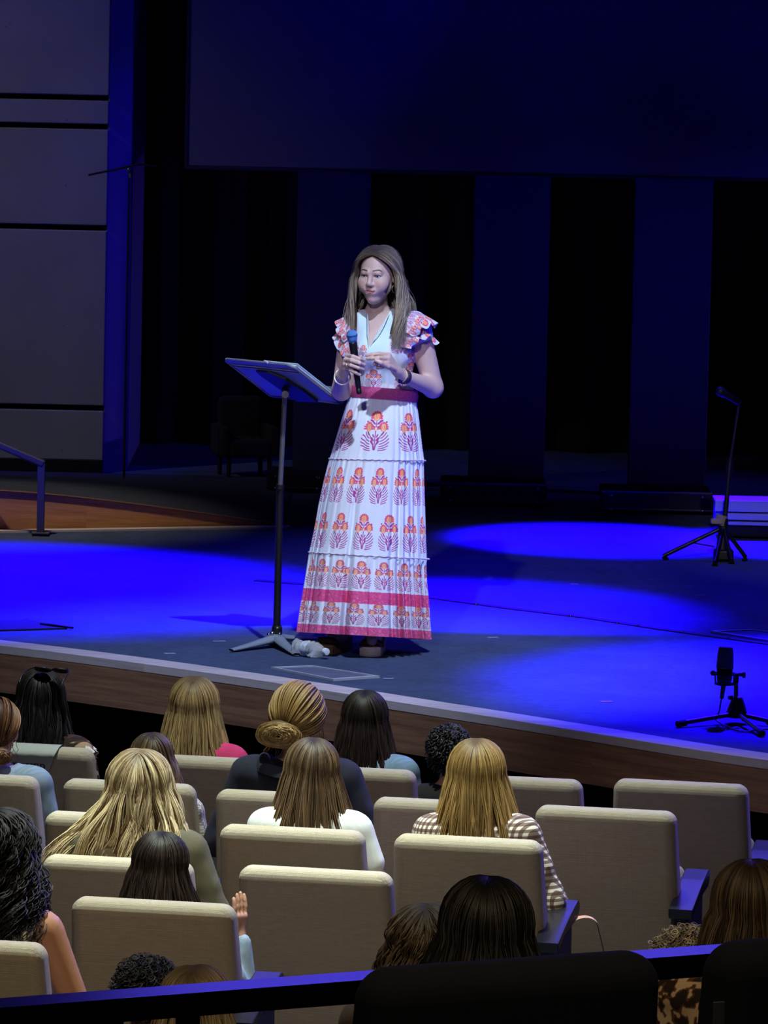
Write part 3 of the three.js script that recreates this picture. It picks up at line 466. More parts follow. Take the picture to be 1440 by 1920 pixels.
function blackChair(label, pl, pr, plate) {
  const yt = 1.45, A = onY(...pl, yt), B = onY(...pr, yt), w = A.distanceTo(B) + .06, ang = Math.atan2(-(B.z - A.z), B.x - A.x);
  const t = thing('black_chair', label, 'chair', [(A.x + B.x) / 2, .42, (A.z + B.z) / 2], ang, 'black padded chairs behind the rail'), h = yt - .42;
  const pad = std(0x2b2b31, .95, { map: weaveMap });
  const g = new RoundedBoxGeometry(w, .66, .12, 8, .055), p = g.attributes.position; boxUV(g);
  for (let i = 0; i < p.count; i++) { const k = (p.getY(i) + .33) / .66; p.setXYZ(i, p.getX(i) * (1 + .07 * (1 - k)), p.getY(i) + h - .33, p.getZ(i) - .06 - .06 * (1 - k)); }
  g.deleteAttribute('normal'); g.computeVertexNormals(); mesh('backrest', toCreasedNormals(g, 1.3), pad, t);
  mesh('seat', bx(w - .04, .1, .44, 0, .42, -.38, .035, 4), pad, t);
  for (const s of [-1, 1]) for (const z of [-.16, -.55]) mesh('leg', cyl([s * (w / 2 - .05), 0, z], [s * (w / 2 - .05), .40, z], .014, .014, 12), M.black, t);
  if (plate) { const q = onZ(1357, 1912, t.position.z + .05).sub(t.position); const m = bx(.022, .09, .006, 0, 0, 0, .002); m.rotateY(0); mesh('number_plate', m.translate(-w / 2 - .006, h - .135, -.02), std(0x77777c, .5, { metalness: .5 }), t); }
  return t;
}
blackChair('large black padded chair back at the bottom centre in front of the rail', [742, 1828], [1230, 1794]);
blackChair('black padded chair back with a small grey plate, cut off by the bottom right corner', [1398, 1778], [1886, 1744], true);
{ // reserved cloth over the back of the first front row chair
  const c = seatAt.A0, t = thing('chair_cover', 'pale grey cloth strip marked reserved draped over the far left front row chair', 'seat cover', c.position.toArray(), c.rotation.y); t.scale.copy(c.scale);
  const map = ctex(512, 256, (x, w, h) => { x.fillStyle = '#9aa09c'; x.fillRect(0, 0, w, h); x.fillStyle = '#33363c'; x.font = 'bold 82px serif'; x.textAlign = 'center'; x.fillText('RESERVED', w / 2, h * .44); });
  const f = (u, v) => { const s = v * .42, r = .036; let y, z; // wraps from the front of the back over its top to the rear
    if (s < .12) { y = TOP - .02 - (.12 - s) * 1; z = -.168 + .02; } else if (s < .22) { const a = (s - .12) / .1 * Math.PI; y = TOP - .02 + .028 * Math.sin(a); z = -.228 + .072 * Math.cos(a) * 1.06; } else { y = TOP - .02 - (s - .22); z = -.306 + (s - .22) * .25; }
    const x0 = .13, x1 = lerp(-.13, -.055, clamp((s - .2) / .2, 0, 1)); return [lerp(x0, x1, u), y, z + .003 * Math.sin(u * 20) * v]; };
  mesh('cloth', sheet(f, 24, 40, (u, v) => [u, clamp(1 - (v - .5) / .5, 0, 1)]), new THREE.MeshStandardMaterial({ map, roughness: .95, side: THREE.DoubleSide }), t);
}
{ // tan bag strap over the far end of the aisle armrest
  const z = 5.12, t = thing('bag_strap', 'pale pinkish strap looped over the aisle armrest beside the checked shirt', 'bag strap', onZ(1090, 1730, z).toArray());
  const L = (px, py, dz = 0) => onZ(px, py, z + dz).sub(t.position), band = (pts, w) => { const c = new THREE.CatmullRomCurve3(pts, false, 'centripetal'); return sheet((u, v) => { const p = c.getPoint(u), a = v * Math.PI * 2; return [p.x + .0025 * Math.cos(a), p.y + .0035 * Math.sin(a), p.z + w * Math.cos(a)]; }, 40, 10); };
  mesh('strap', band([L(1068, 1738), L(1078, 1724), L(1100, 1719), L(1117, 1727), L(1124, 1750), L(1133, 1790), L(1138, 1840)], .02), std(0xb98e80, .7), t);
}
const SG = Z0.G;
// ---------------------------------------------------------------- hair
const HC = (r, m, t, s) => ({ r: lin(r), m: lin(m), t: lin(t), s: lin(s || m) });
class Strands {
  constructor() { this.p = []; this.n = []; this.c = []; this.i = []; }
  add(pts, r, cols, sides = 3) {
    const n = pts.length, base = this.p.length / 3; let pu = null;
    for (let k = 0; k < n; k++) {
      const a = pts[Math.max(0, k - 1)], b = pts[Math.min(n - 1, k + 1)]; let tx = b[0] - a[0], ty = b[1] - a[1], tz = b[2] - a[2]; const l = Math.hypot(tx, ty, tz) || 1; tx /= l; ty /= l; tz /= l;
      let ux, uy, uz; if (!pu) { if (Math.abs(ty) < .9) { ux = 0; uy = 1; uz = 0; } else { ux = 1; uy = 0; uz = 0; } } else [ux, uy, uz] = pu;
      const d = ux * tx + uy * ty + uz * tz; ux -= d * tx; uy -= d * ty; uz -= d * tz; const m = Math.hypot(ux, uy, uz) || 1; ux /= m; uy /= m; uz /= m; pu = [ux, uy, uz];
      const wx = ty * uz - tz * uy, wy = tz * ux - tx * uz, wz = tx * uy - ty * ux, t = k / (n - 1), rr = r * (t < .12 ? .55 + .45 * t / .12 : 1) * (t > .7 ? 1 - .85 * (t - .7) / .3 : 1), c = cols(t);
      for (let s = 0; s < sides; s++) { const q = s / sides * 6.2832, cs = Math.cos(q), sn = Math.sin(q), nx = ux * cs + wx * sn, ny = uy * cs + wy * sn, nz = uz * cs + wz * sn; this.p.push(pts[k][0] + nx * rr, pts[k][1] + ny * rr, pts[k][2] + nz * rr); this.n.push(nx, ny, nz); this.c.push(c[0], c[1], c[2]); }
    }
    for (let k = 0; k < n - 1; k++) for (let s = 0; s < sides; s++) { const a = base + k * sides + s, b = base + k * sides + (s + 1) % sides, c = a + sides, d = b + sides; this.i.push(a, b, d, a, d, c); }
  }
  grid(rows, col) { const base = this.p.length / 3, nu = rows[0].length; for (const r of rows) for (const q of r) { this.p.push(...q); this.n.push(0, 0, 0); this.c.push(...col); } for (let j = 0; j < rows.length - 1; j++) for (let i = 0; i < nu - 1; i++) { const a = base + j * nu + i, b = a + 1, c = a + nu, d = c + 1; this.i.push(a, b, d, a, d, c); } this.gridN = (this.gridN || []).concat([[base, this.p.length / 3]]); }
  build() {
    const g = new THREE.BufferGeometry(); g.setAttribute('position', new THREE.Float32BufferAttribute(this.p, 3)); g.setAttribute('color', new THREE.Float32BufferAttribute(this.c, 3)); g.setIndex(this.i);
    g.computeVertexNormals(); const cn = g.attributes.normal; let gi = 0; const inG = i => (this.gridN || []).some(([a, b]) => i >= a && i < b);
    const rangesOnly = this.gridN || []; for (let i = 0, k = 0; i < cn.count; i++) { if (rangesOnly.length && inG(i)) continue; cn.setXYZ(i, this.n[3 * i], this.n[3 * i + 1], this.n[3 * i + 2]); }
    return g;
  }
}
const slerp = (a, b, t) => { let d = clamp(a[0] * b[0] + a[1] * b[1] + a[2] * b[2], -1, 1); const o = Math.acos(d); if (o < 1e-4) return a; const s = Math.sin(o), x = Math.sin((1 - t) * o) / s, y = Math.sin(t * o) / s; return [a[0] * x + b[0] * y, a[1] * x + b[1] * y, a[2] * x + b[2] * y]; };
const nrm = a => { const l = Math.hypot(...a); return [a[0] / l, a[1] / l, a[2] / l]; };
// long loose hair: roots along a parting, over the skull, then falling. Frame: head centre, +z face, y up
function looseHair(o) {
  const r = rng(o.seed), S = new Strands(), E = o.skull || [.083, .100, .101], C = o.skullC || [0, .022, -.008];
  const N = o.N ?? 18, split = .46;
  const path = (s, u, lay, jit, tipJ, ph) => {           // s side, u 0 front .. 1 back
    const al = lerp(R(o.partFront ?? 62), R(o.partBack ?? 128), Math.pow(clamp(u, 0, 1), o.partPow ?? .8)), d0 = nrm([(o.part ?? 0) + s * .003, Math.sin(al), Math.cos(al)]);
    const be = lerp(R(o.faceAngle ?? 62), R(183), u), el = R(lerp(o.elFront ?? -8, -14, u)), d1 = [s * Math.sin(be) * Math.cos(el), Math.sin(el), Math.cos(be) * Math.cos(el)];
    const pts = []; let e = null, tg = null;
    const n1 = Math.round(N * split);
    for (let k = 0; k <= n1; k++) { const t = k / n1, d = slerp(d0, d1, t), L = 1 + lay * (.25 + .75 * Math.min(1, t * 1.6)) + (o.lift ?? .05) * Math.sin(Math.PI * Math.min(1, t * 1.2)) * .5; pts.push([C[0] + d[0] * E[0] * L + jit[0] * t * .5, C[1] + d[1] * E[1] * L, C[2] + d[2] * E[2] * L + jit[1] * t * .5]); }
    e = pts[n1]; const tipY = (typeof o.tip === 'function' ? o.tip(s, u) : o.tip) + tipJ, dy = e[1] - tipY, fl = (o.flare ?? 1.05), ft = typeof o.drape === 'function' ? o.drape(s, u) : null;
    const out = o.spread ?? 0, end = ft ? [ft[0] + jit[0] + d1[0] * lay * .09, tipY, ft[1] + jit[1] + d1[2] * lay * .09] : [C[0] + (e[0] - C[0]) * fl + s * out * (.3 + r() * .0) + jit[0], tipY, C[2] + (e[2] - C[2]) * (o.flareZ ?? .9) + (o.backZ ?? -.02) + jit[1]];
    const m = 1.1;
    for (let k = 1; k <= N - n1; k++) { const t = k / (N - n1), h = t * t * (3 - 2 * t), y = e[1] - dy * t; const bul = (o.bulge ?? .012) * Math.sin(Math.PI * Math.pow(t, .6)); pts.push([lerp(e[0], end[0], h) + d1[0] * bul, y, lerp(e[2], end[2], h) + d1[2] * bul]); }
    const wa = o.wave ?? .004, wf = o.waveF ?? 3, cu = o.curl ?? 0, cf = o.curlF ?? 9;
    return pts.map((p, k) => { const t = k / N, g = sst(.15, .8, t), a = t * wf * 6.28 + ph; const q = t * cf * 6.28 + ph * 3, gc = sst(.08, .4, t) * cu; return [p[0] + wa * g * Math.sin(a) + gc * Math.cos(q), p[1] + gc * .5 * Math.sin(q * .7), p[2] + wa * g * Math.cos(a * .9) + gc * Math.sin(q)]; });
  };
  const P = o.col;
  for (const s of [-1, 1]) { const rows = []; for (let j = 0; j <= 16; j++) rows.push(path(s, j / 16, -.01, [0, 0], o.shellShort ?? .03, s * .3 + j * .02)); S.grid(rows, P.r); }
  const n = Math.round((o.n ?? 700) * (o.seed === 7 ? 1 : 1.45));
  for (let i = 0; i < n; i++) {
    const s = r() < (o.bias ?? .5) ? -1 : 1, u = r(), lay = (o.thick ?? .10) * (.15 + .85 * Math.sqrt(r())), cl = Math.floor(u * 22) + (s > 0 ? 50 : 0), cj = [NT[cl * 7] * (o.clump ?? .012), NT[cl * 11 + 5] * (o.clump ?? .012)];
    const jt = o.jit ?? .008, pts = path(s, clamp(u + (r() - .5) * .03, 0, 1), lay, [(r() - .5) * 2 * jt + cj[0], (r() - .5) * 2 * jt + cj[1]], (r() - .5) * 2 * (o.tipVar ?? .03), cl * 1.7 + (r() - .5) * (o.phase ?? 1));
    const k = r(), st = r() < (o.streak ?? .35), v = .72 + .56 * r();
    S.add(pts, (o.rad ?? .0026) * (o.seed === 7 ? 1 : .78) * (.6 + .8 * r()), t => { let c = t < .35 ? mix3(P.r, P.m, sst(0.02, .35, t)) : mix3(P.m, P.t, sst(.35, .95, t)); if (st) c = mix3(c, P.s, .65 * sst(.05, .3, t)); return [c[0] * v, c[1] * v, c[2] * v]; });
  }
  if (o.fly) for (let i = 0; i < o.fly; i++) { const pts = path(r() < .5 ? -1 : 1, r(), (o.thick ?? .1) * (1.1 + .5 * r()), [(r() - .5) * .05, (r() - .5) * .05], (r() - .5) * .06, r() * 9); S.add(pts, .0008, () => P.m); }
  return S.build();
}
// short or gathered curls: springy coils all over a volume
function curlyHair(o) {
  const r = rng(o.seed), S = new Strands(), E = o.size, C = o.c || [0, .02, -.02], P = o.col;
  const sh = []; for (let j = 0; j <= 14; j++) { const row = [], el = lerp(Math.PI / 2, o.low ?? -.9, j / 14); for (let i = 0; i <= 24; i++) { const az = lerp(R(58), R(302), i / 24); row.push([C[0] + Math.sin(az) * Math.cos(el) * E[0] * .84, C[1] + Math.sin(el) * E[1] * .88, C[2] + Math.cos(az) * Math.cos(el) * E[2] * .84]); } sh.push(row); } S.grid(sh, P.r);
  for (let i = 0; i < (o.n ?? 420); i++) {
    const az = lerp(R(58), R(302), r()), y = lerp(o.yLow ?? -.75, 1, Math.pow(r(), .8)), ce = Math.sqrt(1 - y * y), d = [Math.sin(az) * ce, y, Math.cos(az) * ce], len = (o.len ?? .06) * (.6 + .8 * r()), rad = (o.coil ?? .009) * (.6 + .8 * r()), turns = len / .02, ph = r() * 6.28, N = o.N ?? 30, pts = [];
    const out = (o.out ?? .03) * (.4 + r()), dx = (r() - .5) * .5, dz = (r() - .5) * .5, fall = o.fall ?? .8;
    for (let k = 0; k <= N; k++) { const t = k / N, a = ph + t * turns * 6.28, R0 = .9 + .06 * r(); const bx0 = C[0] + d[0] * E[0] * .9 + d[0] * out * Math.sin(t * 2) + dx * len * t, by = C[1] + d[1] * E[1] * .92 + out * .6 * Math.sin(t * 2.2) * Math.max(0, d[1] + .3) - fall * len * t * t, bz = C[2] + d[2] * E[2] * .9 + d[2] * out * Math.sin(t * 2) + dz * len * t; const g = Math.min(1, t * 3); pts.push([bx0 + g * rad * Math.cos(a), by + g * rad * .7 * Math.sin(a * .9 + 1), bz + g * rad * Math.sin(a)]); }
    const v = .7 + .6 * r(), st = r() < (o.streak ?? .3);
    S.add(pts, (o.rad ?? .0026) * (.6 + .8 * r()), t => { const c = st ? mix3(P.m, P.s, t) : mix3(P.r, P.m, t); return [c[0] * v, c[1] * v, c[2] * v]; });
  }
  return S.build();
}
// hair drawn to a low twisted bun
function bunHair(o) {
  const r = rng(o.seed), S = new Strands(), E = o.skull || [.085, .103, .103], C = [0, .022, -.008], P = o.col, B = o.bun;
  const path = (az, el0, lay, jx) => { const d0 = nrm([Math.sin(az) * Math.cos(el0), Math.sin(el0), Math.cos(az) * Math.cos(el0)]), db = nrm([B[0] - C[0], B[1] - C[1], B[2] - C[2]]); const pts = []; for (let k = 0; k <= 16; k++) { const t = k / 16, d = slerp(d0, db, t), L = 1 + lay + .04 * Math.sin(Math.PI * t) - .03 * t; pts.push([C[0] + d[0] * E[0] * L + jx * Math.sin(3.14 * t), C[1] + d[1] * E[1] * L, C[2] + d[2] * E[2] * L]); } return pts; };
  const rows = []; for (let j = 0; j <= 40; j++) { const az = lerp(R(-122), R(122), j / 40); rows.push(path(az, lerp(-.4, .95, sst(.2, .92, Math.cos(az) * .5 + .5)), 0, 0)); } S.grid(rows, P.r);
  const back = []; for (let j = 0; j <= 20; j++) { const az = lerp(R(110), R(250), j / 20); back.push(path(az, -.42, 0, 0)); } S.grid(back, P.r);
  const col = (v, st) => t => { let c = mix3(P.r, P.m, sst(0, .4, t)); if (st) c = mix3(c, P.s, .7); return [c[0] * v, c[1] * v, c[2] * v]; };
  for (let i = 0; i < 560; i++) { const az = (r() - .5) * 2 * R(180), f = Math.cos(az) * .5 + .5, el = (Math.abs(az) > R(120) ? -.5 + r() * .25 : lerp(-.45, .95, sst(.2, .92, f))) * (0.9 + .2 * r()); S.add(path(az, el, .015 + .05 * r(), (r() - .5) * .01), .0026 * (.6 + .8 * r()), col(.72 + .56 * r(), r() < .4)); }
  for (let i = 0; i < 260; i++) { const lay = Math.sqrt(r()), ph = r() * 6.28, tilt = (r() - .5) * 1.1 + .35, pts = [], ox = (r() - .5) * .3, R0 = B[3] * (.06 + .94 * lay); for (let k = 0; k <= 16; k++) { const t = k / 16, a = ph + t * 3.0, cx = R0 * Math.cos(a) * 1.15, cy = R0 * Math.sin(a) * .62; const q = clamp(1 - (R0 / B[3]) ** 2 * .75, 0, 1); pts.push([B[0] + cx * Math.cos(tilt) - cy * Math.sin(tilt) + ox * B[3] * .5, B[1] + cx * Math.sin(tilt) * .6 + cy * Math.cos(tilt), B[2] - Math.sqrt(q) * B[3] * .8 - .006 * r()]); } S.add(pts, .0034 * (.6 + .8 * r()), col(.62 + .6 * r(), r() < .45)); }
  S.grid(Array.from({ length: 11 }, (_, j) => Array.from({ length: 21 }, (_, i) => { const a = i / 20 * 6.2832, e = lerp(-1.2, 1.57, j / 10); return [B[0] + B[3] * 1.0 * Math.cos(a) * Math.cos(e) * 1.1, B[1] + B[3] * .72 * Math.sin(a) * Math.cos(e), B[2] - B[3] * .66 * Math.sin(e)]; })), P.r);
  for (let i = 0; i < 26; i++) { const s = r() < .5 ? -1 : 1, a = R(100 + 60 * r()), p0 = [C[0] + s * Math.sin(a) * E[0], C[1] - .04 - r() * .03, C[2] + Math.cos(a) * E[2]]; S.add(Array.from({ length: 8 }, (_, k) => [p0[0] + s * .004 * k * r(), p0[1] - .011 * k, p0[2] - .004 * k]), .0012, () => P.m); }
  return S.build();
}
const hairMat = new THREE.MeshPhysicalMaterial({ vertexColors: true, roughness: .48, specularIntensity: .55, side: THREE.DoubleSide });
const hairSoft = new THREE.MeshPhysicalMaterial({ vertexColors: true, roughness: .62, specularIntensity: .5, side: THREE.DoubleSide });

// ---------------------------------------------------------------- bodies of the seated audience
function headPrims(y, z) { // head centre at (0, y, z); face towards +z
  const q = (a) => [a[0], a[1] + y, a[2] + z], L = [];
  L.push(ell(q([0, .03, -.012]), [.075, .088, .095]), ell(q([0, -.028, .026]), [.057, .086, .063], .03));
  for (const s of [-1, 1]) L.push(cap(q([s * .040, -.050, -.004]), q([s * .009, -.096, .050]), .016, .012, .03), ell(q([s * .038, -.024, .057]), [.024, .022, .022], .03), sub(ell(q([s * .030, .004, .098]), [.017, .012, .018]), .012), cap(q([s * .014, .021, .087]), q([s * .040, .022, .075]), .009, .008, .016), ell(q([s * .078, -.008, -.012]), [.010, .030, .019], .01), ell(q([s * .009, -.033, .096]), [.0075, .0068, .009], .007));
  L.push(cap(q([0, .012, .087]), q([0, -.028, .1055]), .0072, .0098, .012), cap(q([-.016, -.057, .086]), q([.016, -.057, .086]), .008, .008, .012), cap(q([-.014, -.068, .085]), q([.014, -.068, .085]), .008, .008, .01), ell(q([0, -.096, .068]), [.015, .013, .013], .025));
  return L;
}
// a relaxed hand: wrist at o, d along the fingers, up the back of the hand, s = +1 when the thumb is on the +side axis
function handPrims(o, d, up, s, curl = .5) {
  const D = V(...d).normalize(), U = V(...up).addScaledVector(D, -V(...up).dot(D)).normalize(), X = D.clone().cross(U).multiplyScalar(s), L = [], P = (a, b, c) => V(...o).addScaledVector(D, a).addScaledVector(U, b).addScaledVector(X, c).toArray();
  for (const c of [-.026, -.009, .009, .026]) L.push(cap(P(0, 0, c * .6), P(.078, .002, c), .015, .012, .014));
  [[-.029, .062], [-.010, .074], [.010, .080], [.029, .072]].forEach(([c, l], i) => { const cu = curl * (1 + .12 * i), a = P(.080, 0, c), b = P(.080 + l * .45 * Math.cos(cu * .5), -l * .45 * Math.sin(cu * .5), c * 1.1), e = P(.080 + l * .45 * Math.cos(cu * .5) + l * .3 * Math.cos(cu * 1.4), -l * .45 * Math.sin(cu * .5) - l * .3 * Math.sin(cu * 1.4), c * 1.12), g = P(.080 + l * .45 * Math.cos(cu * .5) + l * .3 * Math.cos(cu * 1.4) + l * .25 * Math.cos(cu * 2), -l * .45 * Math.sin(cu * .5) - l * .3 * Math.sin(cu * 1.4) - l * .25 * Math.sin(cu * 2), c * 1.12); L.push(cap(a, b, .0095, .0085, .004), cap(b, e, .0085, .008, .003), cap(e, g, .008, .0068, .003)); });
  L.push(cap(P(.02, -.004, .026), P(.052, -.014, .050), .014, .0105, .012), cap(P(.052, -.014, .050), P(.085, -.02, .056), .0105, .0085, .004));
  return L;
}
const armB = { // elbow, wrist, hand direction, hand up
  lap: s => [[s * .225, .70, .0], [s * .10, .615, .24], [-s * .5, -.1, 1], [s * .2, 1, 0]],
  rest: s => [[s * .265, .71, -.02], [s * .262, .675, .22], [0, -.15, 1], [s * .15, 1, 0]],
  raised: s => [[s * .30, .63, .11], [s * .268, .89, .14], [s * .06, 1, .05], [s * .8, 0, -.5]],
};
const torsoPrims = g => [ell([0, .54, -.02], [.17 + g, .12 + g, .13 + g], .06), ell([0, .70, -.03], [.13 + g, .16 + g, .10 + g], .06), ell([0, .87, -.03], [.150 + g, .14 + g, .112 + g], .06), cap([-.135, .962, -.03], [.135, .962, -.03], .052 + g, .052 + g, .06), ell([-.07, .85, .055], [.06 + g, .058 + g, .055 + g], .04), ell([.07, .85, .055], [.06 + g, .058 + g, .055 + g], .04)];
const bodyCache = {}, topCache = {};
const legP = g => [-1, 1].flatMap(s => [cap([s * .09, .53, .02], [s * .10, .53, .43], .088 + g, .064 + g, .04), cap([s * .10, .53, .43], [s * .10, .10, .40], .060 + g, .042 + g, .02)]);
const armP = (pose, g, t0 = 1, t1 = 1) => [-1, 1].flatMap(s => { const [e, w] = armB[s < 0 ? pose[0] : pose[1]](s), sh = [s * .168, .95, -.03]; const E2 = sh.map((q, i) => lerp(q, e[i], t0)); const L = [cap(sh, E2, .052 + g, lerp(.052, .042, t0) + g, .03)]; if (t0 >= 1) L.push(cap(e, e.map((q, i) => lerp(q, w[i], t1)), .042 + g, lerp(.042, .028, t1) + g, .02)); return L; });
function bodyGeo(pose) {
  const k = pose.join(); if (bodyCache[k]) return bodyCache[k];
  const body = nets(blend([...torsoPrims(0), cap([0, .96, -.035], [0, 1.09, -.005], .056, .047, .04), ...legP(-.012), ...armP(pose, 0), ...[-1, 1].flatMap(s => [cap([s * .10, .06, .38], [s * .11, .032, .55], .036, .026, .02)])]), [-.40, -.02, -.2], [.40, 1.14, .62], .014);
  const head = nets(blend([...headPrims(1.155, .015), cap([0, 1.0, -.035], [0, 1.10, -.005], .053, .047, .03)]), [-.11, .98, -.13], [.11, 1.29, .15], .0045);
  const hands = [-1, 1].map(s => { const [e, w, d, u] = armB[s < 0 ? pose[0] : pose[1]](s), W3 = V(...w), mn = W3.clone().addScalar(-.22).toArray(), mx = W3.clone().addScalar(.22).toArray(); return nets(blend([cap(V(...e).lerp(W3, .75).toArray(), w, .032, .027, .02), ...handPrims(w, d, u, -s * 1, pose[s < 0 ? 0 : 1] === 'raised' ? .12 : .45)]), mn, mx, .0048); });
  return bodyCache[k] = mergeGeometries([body, head, ...hands].map(g => { g.deleteAttribute('uv'); return g; }));
}
function topGeo(kind, pose) {
  const k = kind + pose.join(); if (topCache[k]) return topCache[k];
  let L; const g = .012;
  if (kind === 'tank') L = [...torsoPrims(.008), sub(ell([0, 1.06, -.03], [.115, .17, .2]), .02), sub(cap([.215, 1.0, -.03], [.225, .86, -.03], .085, .095), .02), sub(cap([-.215, 1.0, -.03], [-.225, .86, -.03], .085, .095), .02)];
  else L = [...torsoPrims(g), ...armP(pose, kind === 'jacket' ? .024 : .014, kind === 'short' ? .5 : 1, kind === 'short' ? 0 : .92), sub(ell([0, 1.045, .005], [.082, .07, .085]), .02)];
  const f = blend(L), f2 = (x, y, z) => Math.max(f(x, y, z), .50 - y) + .0035 * noise(x * 22, y * 26, z * 22) * (kind === 'jacket' || kind === 'long' ? 1.3 : .7);
  const geo = nets(f2, [-.40, .48, -.22], [.40, 1.14, .42], .011); setUV(geo, (x, y, z) => [(x + z) * 1, y]);
  return topCache[k] = geo;
}
let trousersG, shoesG;
const HEADTOP = 1.272;
const skins = { fair: skin(0xc99a80), mid: skin(0xb07d60), tan: skin(0x8a5a42) };
const V0 = V(0, 1, 0);
function person(o) {
  const pose = o.pose || ['lap', 'lap'];
  if (o.row) { o.z = Z0[o.row]; for (let i = 0; i < 4; i++) o.z = Z0[o.row] + .19 * onZ(o.px, o.py, o.z).x - .36; }
  const p = onZ(o.px, o.py, o.z), fy = o.floor ?? floorY(p.x, o.z), sc = (p.y - (o.up ?? .012) - fy) / HEADTOP, s = clamp(sc, .8, 1.14);
  const t = thing('person', o.label, 'person', [p.x, fy, o.z], Math.PI - (o.yaw ?? .12)); t.scale.setScalar(s); if (o.lean) { t.rotation.set(0, t.rotation.y, o.lean, 'YXZ'); t.position.x -= 1.2 * Math.sin(o.lean); }
  mesh('body', bodyGeo(pose), skins[o.skin || 'fair'], t);
  trousersG ||= nets((x, y, z) => Math.max(blend([ell([0, .54, -.02], [.178, .125, .138], .05), ...legP(.012)])(x, y, z), .12 - y, y - .62), [-.24, .08, -.22], [.24, .64, .56], .016);
  shoesG ||= mergeGeometries([-1, 1].map(q => nets(blend([cap([q * .10, .05, .37], [q * .11, .038, .57], .046, .036), ]), [q * .1 - .07, -.02, .28], [q * .1 + .07, .14, .64], .01)));
  mesh('trousers', trousersG, o.trousers || M.trousers, t); mesh('shoes', shoesG, M.shoe, t);
  mesh(o.topName || 'shirt', topGeo(o.top || 'long', pose), o.cloth, t);
  const h = mesh('hair', o.hair, o.hairMat || hairMat, t); h.position.set(0, 1.155, .015); h.rotation.set(o.nod ?? 0, o.turn ?? 0, o.tilt ?? 0, 'YXZ'); h.scale.setScalar(o.hs ?? 1);
  const ey = std(0xe8e4e0, .2), pu = std(0x1a1310, .2); for (const q of [-1, 1]) { const e = mesh('eye', sph(q * .0305, 1.159, .092, .0115, 1, .8, 1, 12), ey, t); mesh('iris', sph(q * .0305, 1.159, .0985, .0058, 1, 1, .6, 10), pu, e); }
  if (o.extra) o.extra(t, s);
  return t;
}
// ---------------------------------------------------------------- the audience
const HCol = {
  blonde: HC('#4d3c26', '#8c7450', '#9c835a', '#c0a67a'), gold: HC('#4c3a20', '#80673c', '#735a36', '#ab8c58'), ash: HC('#574836', '#8e7c5c', '#b09d7a', '#cfc09c'),
  brown: HC('#2b211a', '#4d3c2e', '#624c38', '#86704f'), dark: HC('#120d0d', '#1f1716', '#2a1f1c', '#40342e'), black: HC('#0b0a0c', '#151417', '#1b191c', '#46454d'),
  auburn: HC('#3a2216', '#66452f', '#745036', '#9c7350'), warmbrown: HC('#2a221c', '#443a31', '#554a3f', '#786b5b'), mousy: HC('#54493c', '#857762', '#978870', '#b6a88e'),
};
const cloth = (h, o = {}) => std(h, .92, o);
const gingham = ctex(256, 256, (x, w, h) => { x.fillStyle = '#e9e2d6'; x.fillRect(0, 0, w, h); const n = 8, q = w / n; for (let i = 0; i < n; i += 2) { x.fillStyle = 'rgba(62,38,34,.62)'; x.fillRect(i * q, 0, q, h); x.fillRect(0, i * q, w, q); } }, 11, 11);
const knit = ctex(128, 128, (x, w, h) => { x.fillStyle = '#d9d5cc'; x.fillRect(0, 0, w, h); x.strokeStyle = '#8f8a80'; x.lineWidth = 7; for (let i = 0; i < 8; i++) { x.beginPath(); for (let j = 0; j <= 16; j++) x.lineTo(i * 16 + (j & 1 ? 10 : 2), j * 8); x.stroke(); } }, 9, 9);
const blotch = dtex(128, (i, j) => { const v = noise(i / 9, j / 9, 2) + .5 * noise(i / 4, j / 4, 7); return v > .12 ? [205, 180, 150] : v > -.15 ? [92, 60, 44] : [40, 26, 22]; }, 3); blotch.colorSpace = THREE.SRGBColorSpace;
const denimMap = dtex(128, (i, j) => { const v = 200 + 40 * noise(i / 9, j / 30, 4) + ((i + j) % 4 < 2 ? 12 : -8); return [v, v, v]; }, 6);
const GR = 'seated';
const back = (w, zb, tipw = 1) => (s, u) => { const b = lerp(62, 183, u) * Math.PI / 180; return [s * Math.sin(b) * w * tipw, lerp(-.03, zb, sst(.1, .8, u))]; };

